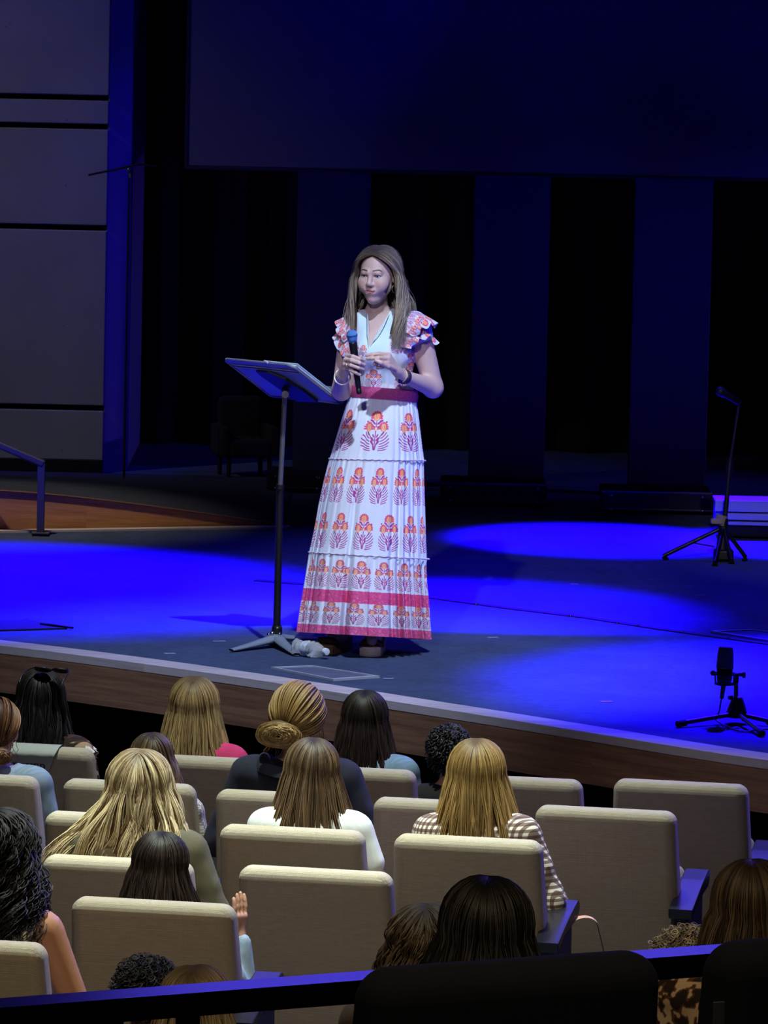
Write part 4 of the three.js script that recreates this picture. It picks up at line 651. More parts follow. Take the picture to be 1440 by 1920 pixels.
person({ label: 'seated woman with wavy black hair and sunglasses pushed up on her head', px: 76, py: 1254, row: 'A', top: 'short', topName: 'blouse', skin: 'mid', cloth: cloth(0xd8d2d4, { map: blotch }), yaw: .15, turn: .15,
  hair: looseHair({ seed: 11, col: HCol.black, tip: -.30, drape: back(.12, -.135), wave: .010, waveF: 2.4, clump: .016, n: 620, streak: .18, thick: .13, partBack: 118 }),
  extra: t => { const g = mesh('frill', [-1, 1].map(s => sheet((u, v) => { const a = lerp(-1.3, 1.5, u), w = v * .05; return [s * (.205 + w * .6 + .007 * v * Math.sin(u * 26)), .945 + .055 * Math.cos(a) - w * .6, -.03 + .065 * Math.sin(a)]; }, 110, 5)), new THREE.MeshStandardMaterial({ color: 0xe4dfe2, roughness: .9, side: THREE.DoubleSide }), t); } });
{ // sunglasses pushed up on the head of the first woman
  const p = onZ(86, 1262, 3.23), t = thing('sunglasses', 'dark sunglasses pushed up on the head of the black-haired woman', 'sunglasses', p.toArray(), Math.PI - .3);
  const lens = s => new THREE.TorusGeometry(.027, .004, 8, 24).scale(1.1, .9, 1).rotateX(-1.15).translate(s * .036, .004, .062);
  mesh('rim', [lens(-1), lens(1), cyl([-.008, .006, .058], [.008, .006, .058], .003)], M.black, t);
  mesh('lens', [-1, 1].map(s => new THREE.CircleGeometry(.026, 20).scale(1.1, .9, 1).rotateX(-1.15).translate(s * .036, .004, .062)), std(0x0c0c10, .1, { side: THREE.DoubleSide }), t);
  for (const s of [-1, 1]) mesh('temple', tube([[s * .064, .014, .058], [s * .080, .006, .03], [s * .086, -.012, -.03], [s * .084, -.035, -.055]], .0033, 16, 6), M.black, t);
}
person({ label: 'seated woman with auburn hair in a low bun, cut off by the left edge', px: -6, py: 1308, row: 'B', top: 'long', topName: 'denim_jacket', cloth: cloth(0x8aa0b8, { map: denimMap }), yaw: .12,
  hair: bunHair({ seed: 21, col: HCol.auburn, bun: [-.03, -.085, -.105, .048] }) });
person({ label: 'seated woman with long straight blonde hair and a pink top in the front row', px: 364, py: 1270, row: 'A', top: 'long', cloth: cloth(0xc2336a), hs: 1.06,
  hair: looseHair({ seed: 31, col: HCol.blonde, tip: -.33, drape: back(.145, -.14), wave: .004, clump: .010, n: 820, streak: .45, thick: .10, rad: .0024 }) });
person({ label: 'seated woman with parted dark brown hair bowing her head, in a white knit', px: 286, py: 1372, row: 'B', top: 'long', topName: 'knit_sweater', cloth: cloth(0xffffff, { map: knit }), turn: .25, nod: .32, tilt: -.12,
  hair: looseHair({ seed: 41, col: HCol.brown, part: -.05, partBack: 150, tip: -.27, drape: back(.10, -.115), wave: .004, n: 620, streak: .2, thick: .07 }) });
person({ label: 'seated woman with big wavy highlighted blonde hair and an olive jacket', px: 262, py: 1408, row: 'D', top: 'jacket', topName: 'jacket', cloth: cloth(0x4f4b38), pose: ['rest', 'lap'], yaw: .1, hs: 1.06,
  hair: looseHair({ seed: 51, col: HCol.ash, tip: (s, u) => s > 0 ? -.32 : -.29, drape: (s, u) => { const b = lerp(62, 183, u) * Math.PI / 180; return [s > 0 ? .05 + Math.sin(b) * .22 : -Math.sin(b) * .15, lerp(-.02, -.14, sst(.1, .7, u))]; }, wave: .018, waveF: 1.9, clump: .026, phase: .5, n: 900, streak: .5, thick: .15, tipVar: .05, rad: .0026, fly: 40 }) });
person({ label: 'seated woman with straight dark brown hair raising her right hand', px: 300, py: 1558, row: 'E', top: 'long', topName: 'denim_shirt', cloth: cloth(0x9db4cc, { map: denimMap }), pose: ['raised', 'lap'], yaw: .05, turn: -.12, nod: .1, tilt: .06,
  hair: looseHair({ seed: 61, col: HCol.dark, tip: -.32, drape: (s, u) => { const b = lerp(62, 183, u) * Math.PI / 180; return [s > 0 ? Math.sin(b) * .125 : -Math.sin(b) * .19 - .01, lerp(.03, -.13, sst(.1, .8, u))]; }, wave: .006, n: 860, streak: .25, thick: .13, part: -.02, partBack: 120 }) });
person({ label: 'seated woman with a low twisted blonde bun and a dark navy jacket', px: 560, py: 1284, row: 'B', top: 'jacket', topName: 'jacket', cloth: cloth(0x14182c), pose: ['rest', 'rest'],
  hair: bunHair({ seed: 71, col: HCol.gold, bun: [.048, -.038, -.108, .072], skull: [.097, .112, .112] }),
  extra: t => mesh('hood', sheet((u, v) => { const a = lerp(-2.2, 2.2, u), b = v * Math.PI * 1.6, r = .045 + .012 * Math.sin(u * 9); return [Math.sin(a) * (.115 + r * .5 * Math.cos(b)), .975 + r * Math.sin(b) - .01 * Math.cos(a * 2), -.055 - Math.cos(a) * (.075 + r * Math.cos(b))]; }, 36, 14), new THREE.MeshStandardMaterial({ color: 0x181c30, roughness: .95, side: THREE.DoubleSide }), t) });
person({ label: 'seated woman with long straight near-black hair and a faded denim shirt', px: 684, py: 1292, row: 'A', top: 'long', topName: 'denim_shirt', cloth: cloth(0x7d9cbc, { map: denimMap }),
  hair: looseHair({ seed: 81, col: HCol.dark, tip: -.29, drape: back(.125, -.13), wave: .004, n: 760, streak: .3, thick: .09, part: .02 }) });
person({ label: 'seated woman with tousled dark curls pinned up, in black, front row', px: 830, py: 1352, row: 'A', top: 'long', cloth: cloth(0x0e0d12), lean: -.12,
  hair: curlyHair({ seed: 91, col: HCol.black, size: [.096, .113, .113], n: 620, len: .05, coil: .0045, out: .012, fall: .8, yLow: -.97, streak: .3, rad: .0044 }) });
person({ label: 'seated woman with straight mid-brown hair and a white short-sleeved top', px: 586, py: 1382, row: 'C', top: 'short', topName: 't_shirt', cloth: cloth(0xd5dcdc), pose: ['rest', 'lap'], yaw: .1, turn: .08,
  hair: looseHair({ seed: 101, col: HCol.brown, tip: -.325, tipVar: .02, drape: back(.152, -.14), wave: .006, waveF: 1.3, clump: .018, n: 860, streak: .42, thick: .12, part: -.06, partBack: 112 }) });
person({ label: 'seated woman with golden blonde hair and a brown and white checked shirt', px: 893, py: 1388, row: 'C', top: 'long', topName: 'checked_shirt', cloth: cloth(0xffffff, { map: gingham }), pose: ['rest', 'lap'], lean: -.03, hs: 1.07,
  hair: looseHair({ seed: 111, col: HCol.gold, tip: -.33, drape: back(.15, -.14), wave: .007, waveF: 1.6, clump: .014, n: 860, streak: .45, thick: .11, partBack: 116, rad: .0026 }) });
person({ label: 'woman with very long dark curls and bare shoulders in a cream tank top', px: -14, py: 1522, row: 'F', top: 'tank', topName: 'tank_top', skin: 'mid', cloth: cloth(0xd9d2c0), pose: ['rest', 'rest'],
  hair: looseHair({ seed: 121, col: HCol.black, tip: -.225, drape: back(.112, -.15), N: 44, curl: .015, curlF: 5, wave: .012, clump: .02, n: 760, streak: .25, thick: .38, jit: .02, tipVar: .05, rad: .0032, lift: .2 }), hairMat: hairSoft,
  extra: t => { for (const s of [-1, 1]) mesh('strap', tube([[s * .105, .90, .085], [s * .112, .965, .05], [s * .116, 1.004, -.012], [s * .117, .99, -.072], [s * .120, .93, -.122], [s * .135, .84, -.128], [s * .150, .76, -.10]], .0105, 24, 6), cloth(0xd9d6c6), t); } });
person({ label: 'person with short dark curly hair just above the guard rail', px: 278, py: 1792, z: 9.5, top: 'long', cloth: cloth(0x1a1a20), skin: 'mid', hairMat: hairSoft,
  hair: curlyHair({ seed: 131, col: HCol.black, size: [.095, .112, .112], n: 620, len: .05, coil: .0075, rad: .0019, out: .024, fall: .5, yLow: -.7, streak: .35 }) });
person({ label: 'person with straight light brown hair seen behind the guard rail', px: 366, py: 1809, z: 10.5, top: 'long', cloth: cloth(0x3a3432), 
  hair: looseHair({ seed: 141, col: HCol.mousy, tip: -.3, drape: back(.13, -.13), wave: .006, n: 760, streak: .5, thick: .12, part: .1, lift: .09 }) });
person({ label: 'person with smooth dark hair rising behind the large black chair', px: 912, py: 1660, z: 10.5, floor: -.45, top: 'long', cloth: cloth(0x121218), hs: 1.2,
  hair: looseHair({ seed: 151, col: HCol.black, tip: -.26, drape: back(.155, -.14), wave: .005, n: 860, streak: .3, thick: .13, part: -.04, partBack: 112 }) });
person({ label: 'person with rough wavy brown hair half hidden behind the smooth dark-haired head', px: 800, py: 1694, z: 9.55, top: 'long', cloth: cloth(0x3a2a26), skin: 'mid', hairMat: hairSoft,
  hair: looseHair({ seed: 161, col: HCol.warmbrown, tip: -.27, drape: back(.14, -.13), N: 34, curl: .007, curlF: 4, wave: .012, clump: .02, n: 620, streak: .5, thick: .2, jit: .014, rad: .0028 }) });
person({ label: 'person with straight brown hair and a mottled top, cut off by the right edge', px: 1412, py: 1610, z: 10.5, floor: -.45, top: 'long', topName: 'patterned_shirt', cloth: cloth(0xffffff, { map: blotch }), turn: .1,
  hair: looseHair({ seed: 171, col: HCol.warmbrown, tip: -.24, drape: back(.125, -.125), wave: .004, n: 820, streak: .42, thick: .11, part: .05, partBack: 105 }) });
person({ label: 'person with light brown curls just showing above the blue-lit rail end', px: 1290, py: 1732, z: 9.4, top: 'long', topName: 'shirt', cloth: cloth(0x6a5148), hairMat: hairSoft,
  hair: curlyHair({ seed: 181, col: HCol.mousy, size: [.09, .105, .105], n: 620, len: .06, coil: .007, rad: .0018, out: .026, fall: .7, yLow: -.8, streak: .5 }) });

// the seats of the nearest rows, wholly hidden by their sitters, the rail and the black chairs
scene.children.filter(o => o.userData.category === 'person' && o.position.z > 9.2).forEach((o, i) => {
  const c = seatProto.down1.clone(); c.name = numbered('theater_chair'); c.position.copy(o.position); c.position.z += .07; c.rotation.y = SEATYAW; c.scale.set(.98, o.scale.y * .97, 1); scene.add(c); shade(c);
  tag(c, 'beige chair under the ' + o.userData.label.split(',')[0].split(' ').slice(0, 11).join(' '), 'chair', 'beige upholstered theatre seats');
});
// ---------------------------------------------------------------- the speaker
{
  const root = onY(700, 1222, 0), P = (px, py, z = 0) => { const q = onZ(px, py, root.z + z).sub(root); return q.toArray(); }, PV = (px, py, z) => V(...P(px, py, z));
  const sp = thing('person', 'woman speaking on stage in a long white dress printed with orange and pink flowers', 'person', root.toArray());
  const HY = -.36, hc = PV(708.5, 517, .035);                     // head: turned to the viewer's left
  const toHead = g => g.rotateX(.02).rotateY(HY).translate(hc.x, hc.y, hc.z);
  const skinM = new THREE.MeshStandardMaterial({ color: 0xffffff, roughness: .5, vertexColors: true });
  const SK = lin(0xcfb0a8), BROW = lin(0x3c2c25), LID = lin(0xa98272), CHEEK = lin(0xcf9c8c);
  // head
  const hp = headPrims(0, 0);
  for (const s of [-1, 1]) hp.push(cap([s * .019, .0125, .0875], [s * .030, .0145, .0895], .0042, .0046, .005), cap([s * .030, .0145, .0895], [s * .043, .0095, .079], .0046, .004, .005), cap([s * .020, -.0055, .0845], [s * .041, -.005, .078], .0036, .0034, .006), ell([s * .036, -.040, .062], [.020, .022, .020], .03), sub(ell([s * .0085, -.040, .1045], [.0035, .003, .005]), .003), sub(ell([s * .084, -.004, -.006], [.006, .016, .008]), .006));
  hp.push(ell([0, -.064, .071], [.028, .020, .0150], .018), sub(cap([-.018, -.0635, .0955], [.018, -.0635, .0955], .0030, .0030), .003));
  const hf = blend(hp), sz = (x, y) => { let z = .125; for (let i = 0; i < 60; i++) { const d = hf(x, y, z); if (d < .0004) break; z -= d * .7; } return z; };
  let head = nets(hf, [-.105, -.13, -.12], [.105, .13, .13], .0022);
  head = paint(head, (x, y, z) => {
    const ax = Math.abs(x); let c = SK;
    const by = .0265 + .004 * Math.sin((ax - .012) / .034 * 2.2) - .004 * sst(.036, .05, ax); const b = sst(.0045, .0022, Math.abs(y - by)) * sst(.010, .014, ax) * sst(.051, .044, ax) * (z > .05 ? 1 : 0); c = mix3(c, BROW, .95 * b);
    const l = sst(.010, .005, Math.abs(y - .013)) * sst(.014, .020, ax) * sst(.05, .043, ax) * (z > .06 ? 1 : 0); c = mix3(c, LID, .45 * l);
    c = mix3(c, CHEEK, .5 * sst(.024, .008, Math.hypot(ax - .043, y + .03)) * (z > .03 ? 1 : 0)); return c;
  });
  toHead(head);
  // torso, neck and arms
  const sR = P(655, 622, -.01), sL = P(785, 614, -.025), eR = P(640, 733, .03), eL = P(812, 727, -.03), wR = P(642, 704, .235), wL = P(752, 704, .165);
  const torso = [ell(P(716, 668, -.01), [.135, .155, .10], .05), ell(P(716, 742, -.01), [.124, .13, .092], .06), cap(P(668, 614, -.02), P(772, 606, -.025), .046, .046, .05), ell(P(692, 662, .07), [.054, .052, .05], .04), ell(P(738, 664, .06), [.054, .052, .05], .04)];
  const armsP = [cap(sR, eR, .044, .040, .03), cap(eR, wR, .039, .0245, .02), cap(sL, eL, .049, .043, .03), cap(eL, wL, .041, .0255, .02)];
  const neck = [cap(P(707, 612, -.02), P(708, 548, .005), .046, .043, .03), cap(P(680, 604, -.01), P(735, 602, -.02), .04, .04, .05)];
  const upper = nets(blend([...torso, ...armsP, ...neck]), [-.24, 1.02, -.16], [.34, 1.56, .30], .0058);
  const lower = nets(blend([ell(P(716, 790, -.02), [.155, .13, .115], .06), cap(P(690, 830, -.01), P(655, 1010, .03), .085, .06, .03), cap(P(738, 830, -.01), P(712, 1010, .05), .085, .06, .03), cap(P(655, 1010, .03), P(628, 1190, -.02), .055, .036, .02), cap(P(712, 1010, .05), P(700, 1192, .05), .055, .036, .02), cap(P(628, 1192, -.02), P(622, 1199, .07), .036, .024, .02), cap(P(700, 1194, .05), P(698, 1202, .14), .036, .024, .02)]), [-.34, .03, -.2], [.3, 1.16, .24], .012);
  // right hand closed round the microphone
  const fing = (pts, r0, r1) => { const L = []; for (let i = 0; i < pts.length - 1; i++) L.push(cap(P(...pts[i]), P(...pts[i + 1]), lerp(r0, r1, i / (pts.length - 1)), lerp(r0, r1, (i + 1) / (pts.length - 1)), .0035)); return L; };
  const RH = [cap(wR, P(648, 691, .262), .0245, .021, .02)];
  const kn = [[652, 667, .292], [648, 675, .298], [647, 683.5, .296], [648, 692, .288]];
  for (const k of kn) RH.push(cap(P(645, 699, .25), P(...k), .014, .0105, .012));
  RH.push(...fing([kn[0], [661, 668.5, .334], [674, 673, .333], [681.5, 676, .312]], .0098, .0074), ...fing([kn[1], [659, 676, .341], [674, 681, .338], [683, 684.5, .313]], .0100, .0076), ...fing([kn[2], [658, 685, .338], [672, 690, .335], [681, 693, .310]], .0096, .0072), ...fing([kn[3], [657, 694, .326], [667, 699, .326], [675, 703, .318]], .0085, .0066));
  RH.push(...fing([[650, 696, .258], [660, 688, .262], [670, 677, .277], [676, 669, .292]], .0125, .0085));
  // left hand: fingers pointing across to the microphone
  const LH = [cap(wL, P(743, 695, .200), .0255, .021, .02)], kl = [[729, 665.5, .238], [728, 672.5, .250], [727.5, 679.5, .250], [728, 686, .243]];
  for (const k of kl) LH.push(cap(P(746, 697, .19), P(...k), .015, .0105, .012));
  LH.push(...fing([kl[0], [711, 663.5, .262], [698, 664.5, .267], [688, 666, .266]], .0100, .0072), ...fing([kl[1], [710, 671, .280], [697, 672, .277], [689, 673, .268]], .0100, .0074), ...fing([kl[2], [712, 680, .280], [703, 682, .262], [707, 682.5, .248]], .0095, .0074), ...fing([kl[3], [715, 688, .268], [708, 689.5, .252], [712, 689.5, .240]], .0085, .0066), ...fing([[741, 693, .215], [727, 687, .272], [714, 680, .296], [705, 676, .296]], .0125, .0085));
  const bb = L => { const c = V(...L); return [c.clone().addScalar(-.115).toArray(), c.clone().addScalar(.115).toArray()]; };
  const rh = nets(blend(RH), ...bb(P(660, 686, .29)), .0026), lh = nets(blend(LH), ...bb(P(722, 683, .24)), .0026);
  const plain = g => paint(g, () => SK);
  const strip = g => { g.deleteAttribute('uv'); return g; };
  mesh('body', mergeGeometries([head, plain(upper), plain(lower), plain(rh), plain(lh)].map(strip)), skinM, sp);
  // face details
  const hm = (name, g, m, parent) => mesh(name, toHead(Array.isArray(g) ? merge(g) : g), m, parent || sp);
  for (const s of [-1, 1]) {
    const e = hm('eye', sph(s * .0305, .0035, .0765, .0118, 1, .92, 1, 20), std(0xdcd6d6, .15));
    hm('iris', sph(s * .0305 + .0004, .0042, .0862, .0052, 1, 1, .45, 14), std(0x3a4650, .12), e); hm('pupil', sph(s * .0305 + .0004, .0044, .0884, .0022, 1, 1, .4, 10), std(0x060606, .1), e);
    hm('eyelashes', tube([[s * .0195, .0045, .0872], [s * .0265, .0098, .0905], [s * .035, .0098, .0885], [s * .0425, .0045, .0805]], .0014, 16, 6), std(0x2a201c, .7), e);
  }
  const lipM = std(0xb0656e, .4), lipP = a => a.map(([x, y, d]) => [x, y, sz(x, y) - d]);
  hm('lip', tube(lipP([[-.0225, -.0555, .001], [-.014, -.0577, .0004], [-.005, -.0563, .0002], [0, -.0572, .0004], [.005, -.0563, .0002], [.014, -.0577, .0004], [.0225, -.0555, .001]]), .0021, 32, 8), lipM);
  hm('lip', tube(lipP([[-.0225, -.0558, .001], [-.013, -.0655, .0006], [0, -.0676, .0008], [.013, -.0655, .0006], [.0225, -.0558, .001]]), .0028, 32, 8), lipM);
  hm('teeth', [0, 1, 2, 3, 4, 5].map(i => bx(.0048, .0065, .003, (i - 2.5) * .0048, -.0614, .0828 - Math.abs(i - 2.5) * .0011, .001, 1)), std(0xe8e6e2, .3));
  for (const s of [-1, 1]) hm('earring', new THREE.TorusGeometry(.018, .003, 8, 28).rotateY(.7 * s).translate(s * .087, -.052, .006), std(0xd6cdb8, .25, { metalness: 1 }));
  // hair
  const hg = looseHair({ seed: 7, col: HC('#4a4038', '#766859', '#968675', '#bcaf9f'), skull: [.083, .101, .1], partFront: 41, partBack: 132, partPow: 1, faceAngle: 70, elFront: -4, part: -.03, n: 1700, rad: .0017, thick: .17, lift: .06, streak: .45, clump: .014, jit: .008, tipVar: .045, wave: .010, waveF: 1.7, bulge: .016, fly: 26,
    tip: (s, u) => u < .55 ? (s > 0 ? -.275 : -.29) : -.24, drape: (s, u) => u < .3 ? (s > 0 ? [.088 + .10 * u, .055] : [-.052 - .16 * u, .098 - .04 * u]) : u < .6 ? [s * .122, lerp(.05, -.03, (u - .3) / .3)] : [s * lerp(.12, .02, (u - .6) / .4), -.115] });
  const hair = mesh('hair', hg, hairMat, sp); hair.position.copy(hc); hair.rotation.y = HY;

  // --- dress
  const dress = new THREE.Group(); dress.name = 'dress'; sp.add(dress);
  const motif = (x, cx, by, w, h, seed, tone) => { // a bouquet block print: stem, leaves, coral flower heads
    const r = rng(seed), mag = tone?.[0] || '#a8408c', org = tone?.[1] || '#ef7f4a', pk = tone?.[2] || '#e0527f'; x.save(); x.translate(cx, by); x.scale(w / 100, h / 150); x.lineCap = 'round';
    const leaf = (px, py, a, l, c, f = 6.4) => { x.save(); x.translate(px, py); x.rotate(a); x.fillStyle = c; x.beginPath(); x.ellipse(l / 2, 0, l / 2, l / f, 0, 0, 6.3); x.fill(); x.restore(); };
    x.strokeStyle = mag; x.lineWidth = 3.2; for (const s of [-1, 0, 1]) { x.beginPath(); x.moveTo(s * 2, -3); x.quadraticCurveTo(s * 7, -45, s * 29, s ? -74 : -116); x.stroke(); }
    for (const s of [-1, 1]) { // narrow leaves all round an oval, then small inner ones along the side stems
      [[0, .14, 30], [-7, .32, 37], [-15, .46, 41], [-25, .58, 42], [-36, .7, 38], [-48, .84, 31], [-60, 1.0, 22]].forEach(([y, a, l], i) => { x.lineWidth = 3.5; const dx = Math.cos(a), dy = -Math.sin(a), x0 = s * (13 + i * 1.4); l *= .86; x.beginPath(); x.moveTo(x0, y); x.quadraticCurveTo(x0 + s * dx * l * .6, y + dy * l * .3, x0 + s * dx * l, y + dy * l - 3); x.stroke(); });
      x.lineWidth = 3; [[-22, 1.0, 20], [-36, 1.1, 18], [-50, 1.2, 15]].forEach(([y, a, l]) => leaf(s * 4, y, s > 0 ? -a : Math.PI + a, l, mag, 6));
      leaf(s * 3, -88, s > 0 ? -.5 : Math.PI + .5, 24, mag, 6); leaf(s * 3, -100, s > 0 ? -.8 : Math.PI + .8, 20, mag, 6); 
    }
    const flower = (px, py, q, tall = 1) => { x.fillStyle = pk; for (let i = 0; i < 9; i++) { const a = -Math.PI / 2 + (i - 4) * .46; x.beginPath(); x.ellipse(px + Math.cos(a) * q * .82, py + Math.sin(a) * q * .82 * tall, q * .42, q * .26, a, 0, 6.3); x.fill(); } x.fillStyle = org; x.beginPath(); x.ellipse(px, py, q * .74, q * .88 * tall, 0, 0, 6.3); x.fill(); x.strokeStyle = '#fbe0c8'; x.lineWidth = 2.2; for (const k of [-.36, 0, .36]) { x.beginPath(); x.moveTo(px + k * q * .5, py + q * .7 * tall); x.quadraticCurveTo(px + k * q * 1.5, py, px + k * q * .7, py - q * .62 * tall); x.stroke(); } };
    const b = r(); flower((r() - .5) * 3, -130, 19, .95); if (b > .12) flower(-27, -88, 15, 1.3); if (b < .88) flower(27, -90, 15, 1.3); flower(0, -84, 8); for (const s of [-1, 1]) { leaf(s * 10, -112, s > 0 ? -.35 : Math.PI + .35, 16, mag, 4); x.fillStyle = mag; x.beginPath(); x.arc(s * 37, -112 + 4 * r(), 3.5, 0, 6.3); x.fill(); } x.restore();
  };
  const BASE = '#dde4f1';
  const tierTex = (rows, bands) => ctex(512, 512, (x, w, h) => { x.fillStyle = BASE; x.fillRect(0, 0, w, h); for (const [y0, y1, c] of bands || []) { x.fillStyle = c; x.fillRect(0, h * y0, w, h * (y1 - y0)); const r = rng(3); for (let i = 0; i < 260; i++) { x.fillStyle = i % 3 ? 'rgba(190,45,110,.28)' : 'rgba(255,170,205,.30)'; x.beginPath(); x.ellipse(r() * w, h * lerp(y0 + .006, y1 - .006, r()), 3 + 9 * r(), 2 + 2.5 * r(), r() * 3, 0, 6.3); x.fill(); } x.fillStyle = c; for (let i = 0; i < 90; i++) for (const yy of [y0, y1]) { x.beginPath(); x.ellipse(i / 90 * w, h * yy, 4, 1.5 + 3.5 * r(), 0, 0, 6.3); x.fill(); } }
    rows.forEach(([y, hh, ww, off, tone], k) => { for (let i = 0; i < 4; i++) for (const d of [-1, 0, 1]) motif(x, w * ((i + .5) / 4 + off + d), h * y, w * ww, h * hh, k * 10 + i, tone); }); });
  const T1 = tierTex([[.83, .60, .19, .06]]), T2 = tierTex([[.45, .36, .205, 0], [.92, .36, .205, .125]]), T3 = tierTex([[.42, .34, .23, .06, ['#b04a86', '#dd8158', '#d45a86']], [.87, .27, .23, .0, ['#b04a86', '#d8805e', '#d45a86']]], [[.46, .60, '#df4f8d'], [.90, 1, '#e05f98']]);
  const prof = [[742, 656, 781, .108], [760, 650, 784, .125], [790, 640, 788, .150], [825, 629, 792, .168], [862, 617, 797, .182], [900, 607, 798, .196], [950, 596, 800, .214], [1000, 587, 802, .232], [1042, 578, 804, .246], [1080, 572, 806, .262], [1120, 565, 811, .278], [1160, 558, 815, .292], [1192, 553, 819, .302]];
  const at = py => { let i = 0; while (i < prof.length - 2 && py > prof[i + 1][0]) i++; const a = prof[i], b = prof[i + 1], t = clamp((py - a[0]) / (b[0] - a[0]), 0, 1); return [lerp(a[1], b[1], t), lerp(a[2], b[2], t), lerp(a[3], b[3], t)]; };
  const FR = rng(17), folds = Array.from({ length: 30 }, () => [FR() * 6.2832, .06 + .12 * FR(), .4 + 1.1 * FR()]);
  const foldAt = (th, g) => { let d = 0; for (const [a, w, m] of folds) { let e = Math.abs(th - a); e = Math.min(e, 6.2832 - e); if (e < w) d -= m * Math.pow(Math.cos(e / w * 1.5708), 2); } return d * g; };
  const PLEATS = [[-1.15, .8], [-.72, .7], [-.36, 1.1], [.02, 1.5], [.44, 1.4], [.80, 1.2], [1.12, .8]];
  const pleat = th => { let d = 0; let t = th > Math.PI ? th - 6.2832 : th; for (const [c, m] of PLEATS) { const e = t - c; if (e > 0 && e < .3) d -= m * Math.exp(-e / .075) * .045; } return d; };
  // th = 0 towards the camera, increasing to the viewer's right
  const skirtPt = (th, py, g, fine) => { const [l, r, rz] = at(py), cx = (l + r) / 2, hw = (r - l) / 2; const k = 1 + foldAt(th, g) + pleat((th + 62.832) % 6.2832) * sst(.03, .15, g) * 1.6 + fine * (Math.sin(th * 47) * .5 + Math.sin(th * 31 + 1) * .5); const sx = Math.sin(th), cz = Math.cos(th), tilt = lerp(0, 1, sst(742, 1100, py)) * 7 * sx + lerp(5, 0, sst(742, 860, py)) * sx; const q = P(cx + hw * sx * (k > 1 ? 1 : lerp(1, k, .25)), py + tilt, rz * cz * k - .01); return q; };
  const tier = (py0, py1, g0, g1, f0, f1, tex, rep, shift) => { const m = new THREE.MeshPhysicalMaterial({ color: 0xffffff, map: tex.clone(), roughness: .85, side: THREE.DoubleSide, sheen: .15 }); m.map.repeat.set(rep, 1); m.map.needsUpdate = true; return mesh('skirt_tier', sheet((u, v) => skirtPt(u * 6.2832 + Math.PI, lerp(py0, py1, v), lerp(g0, g1, v), lerp(f0, f1, sst(0, .6, v))), 360, 40, (u, v) => [u + shift + .003 * foldAt(u * 6.2832 + Math.PI, 1), 1 - v]), m, dress); };
  tier(744, 866, .018, .04, .022, .006, T1, 1.75, .05); tier(861, 1046, .04, .07, .024, .008, T2, 3.5, .02); tier(1041, 1192, .07, .15, .03, .012, T3, 4.25, .03);
  const frill = (py, g) => mesh('seam_frill', sheet((u, v) => { const th = u * 6.2832, q = skirtPt(th, py, g, .02), a = v * 6.2832; const o = .0026 + .0022 * Math.sin(th * 60) * Math.sin(th * 13); return [q[0] + Math.sin(th) * (.001 + o * Math.cos(a)), q[1] + .0035 * Math.sin(a) + .0015 * Math.sin(th * 43), q[2] + Math.cos(th) * (.003 + o * Math.cos(a))]; }, 360, 6), std(0xcfc3da, .9), dress);
  frill(862, .04); frill(1042, .07);
  // bodice: solid cloth over the torso, V cut from the neck
  const vL = P(689, 585, .1), vR = P(731, 585, .1), vB = P(691, 653, .12);
  const bod = blend([cap(P(680, 604, -.01), P(735, 602, -.02), .05, .05, .04), ...torso.map(p => ({ ...p, f: (x, y, z) => p.f(x, y, z) - .009 })), cap(sR, sR.map((q, i) => lerp(q, eR[i], .12)), .052, .052, .03), cap(sL, sL.map((q, i) => lerp(q, eL[i], .12)), .056, .056, .03)], .03);
  const neckHole = cap(P(708, 556, -.03), P(708, 588, -.02), .075, .056, .01);
  const bodice = nets((x, y, z) => { let d = bod(x, y, z) + .0022 * Math.sin(x * 150 + 3 * noise(x * 20, y * 12, 1)) * sst(1.36, 1.2, y) + .003 * noise(x * 30, y * 18, z * 30); d = Math.max(d, -neckHole.f(x, y, z), P(700, 745, 0)[1] - y); if (z > -.02) { const t = (y - vB[1]) / (vL[1] - vB[1]); if (t > -.2) { const xl = lerp(vB[0], vL[0], t), xr = lerp(vB[0], vR[0], t), e = Math.max(xl - x, x - xr, (vB[1] - y)) * .9; d = Math.max(d, -e); } } return d; }, [-.20, 1.08, -.17], [.30, 1.52, .20], .0042);
  const BX0 = -.2, BX1 = .3, BY0 = 1.08, BY1 = 1.5;
  const bodTex = ctex(1024, 1024, (x, w, h) => {
    x.fillStyle = BASE; x.fillRect(0, 0, w, h); const cv = (px, py) => { const q = P(px, py, .1); return [(q[0] - BX0) / (BX1 - BX0) * w, h - (q[1] - BY0) / (BY1 - BY0) * h]; };
    const poly = (c, ...a) => { x.fillStyle = c; x.beginPath(); a.forEach((q, i) => i ? x.lineTo(...cv(...q)) : x.moveTo(...cv(...q))); x.fill(); };
    poly('#cfe9f0', [728, 585], [752, 585], [716, 668], [690, 668], [690, 652]); poly('#cfe9f0', [690, 585], [672, 590], [676, 668], [691, 668]);
    const mt = (px, py, ww, hh, s) => { const [a, b] = cv(px, py); motif(x, a, b, ww, hh, s); };
    mt(752, 662, 190, 250, 1); mt(778, 690, 150, 200, 2); mt(700, 727, 160, 190, 2); mt(659, 672, 140, 180, 3); mt(666, 730, 130, 160, 4); mt(752, 730, 130, 160, 5); mt(772, 712, 130, 170, 6); mt(778, 640, 140, 180, 7); mt(645, 640, 140, 180, 8); mt(681, 668, 70, 120, 9); mt(800, 690, 130, 170, 6);
  });
  setUV(bodice, (x, y, z) => [(x - BX0) / (BX1 - BX0), (y - BY0) / (BY1 - BY0)]);
  mesh('bodice', bodice, new THREE.MeshPhysicalMaterial({ map: bodTex, roughness: .85, sheen: .15 }), dress);
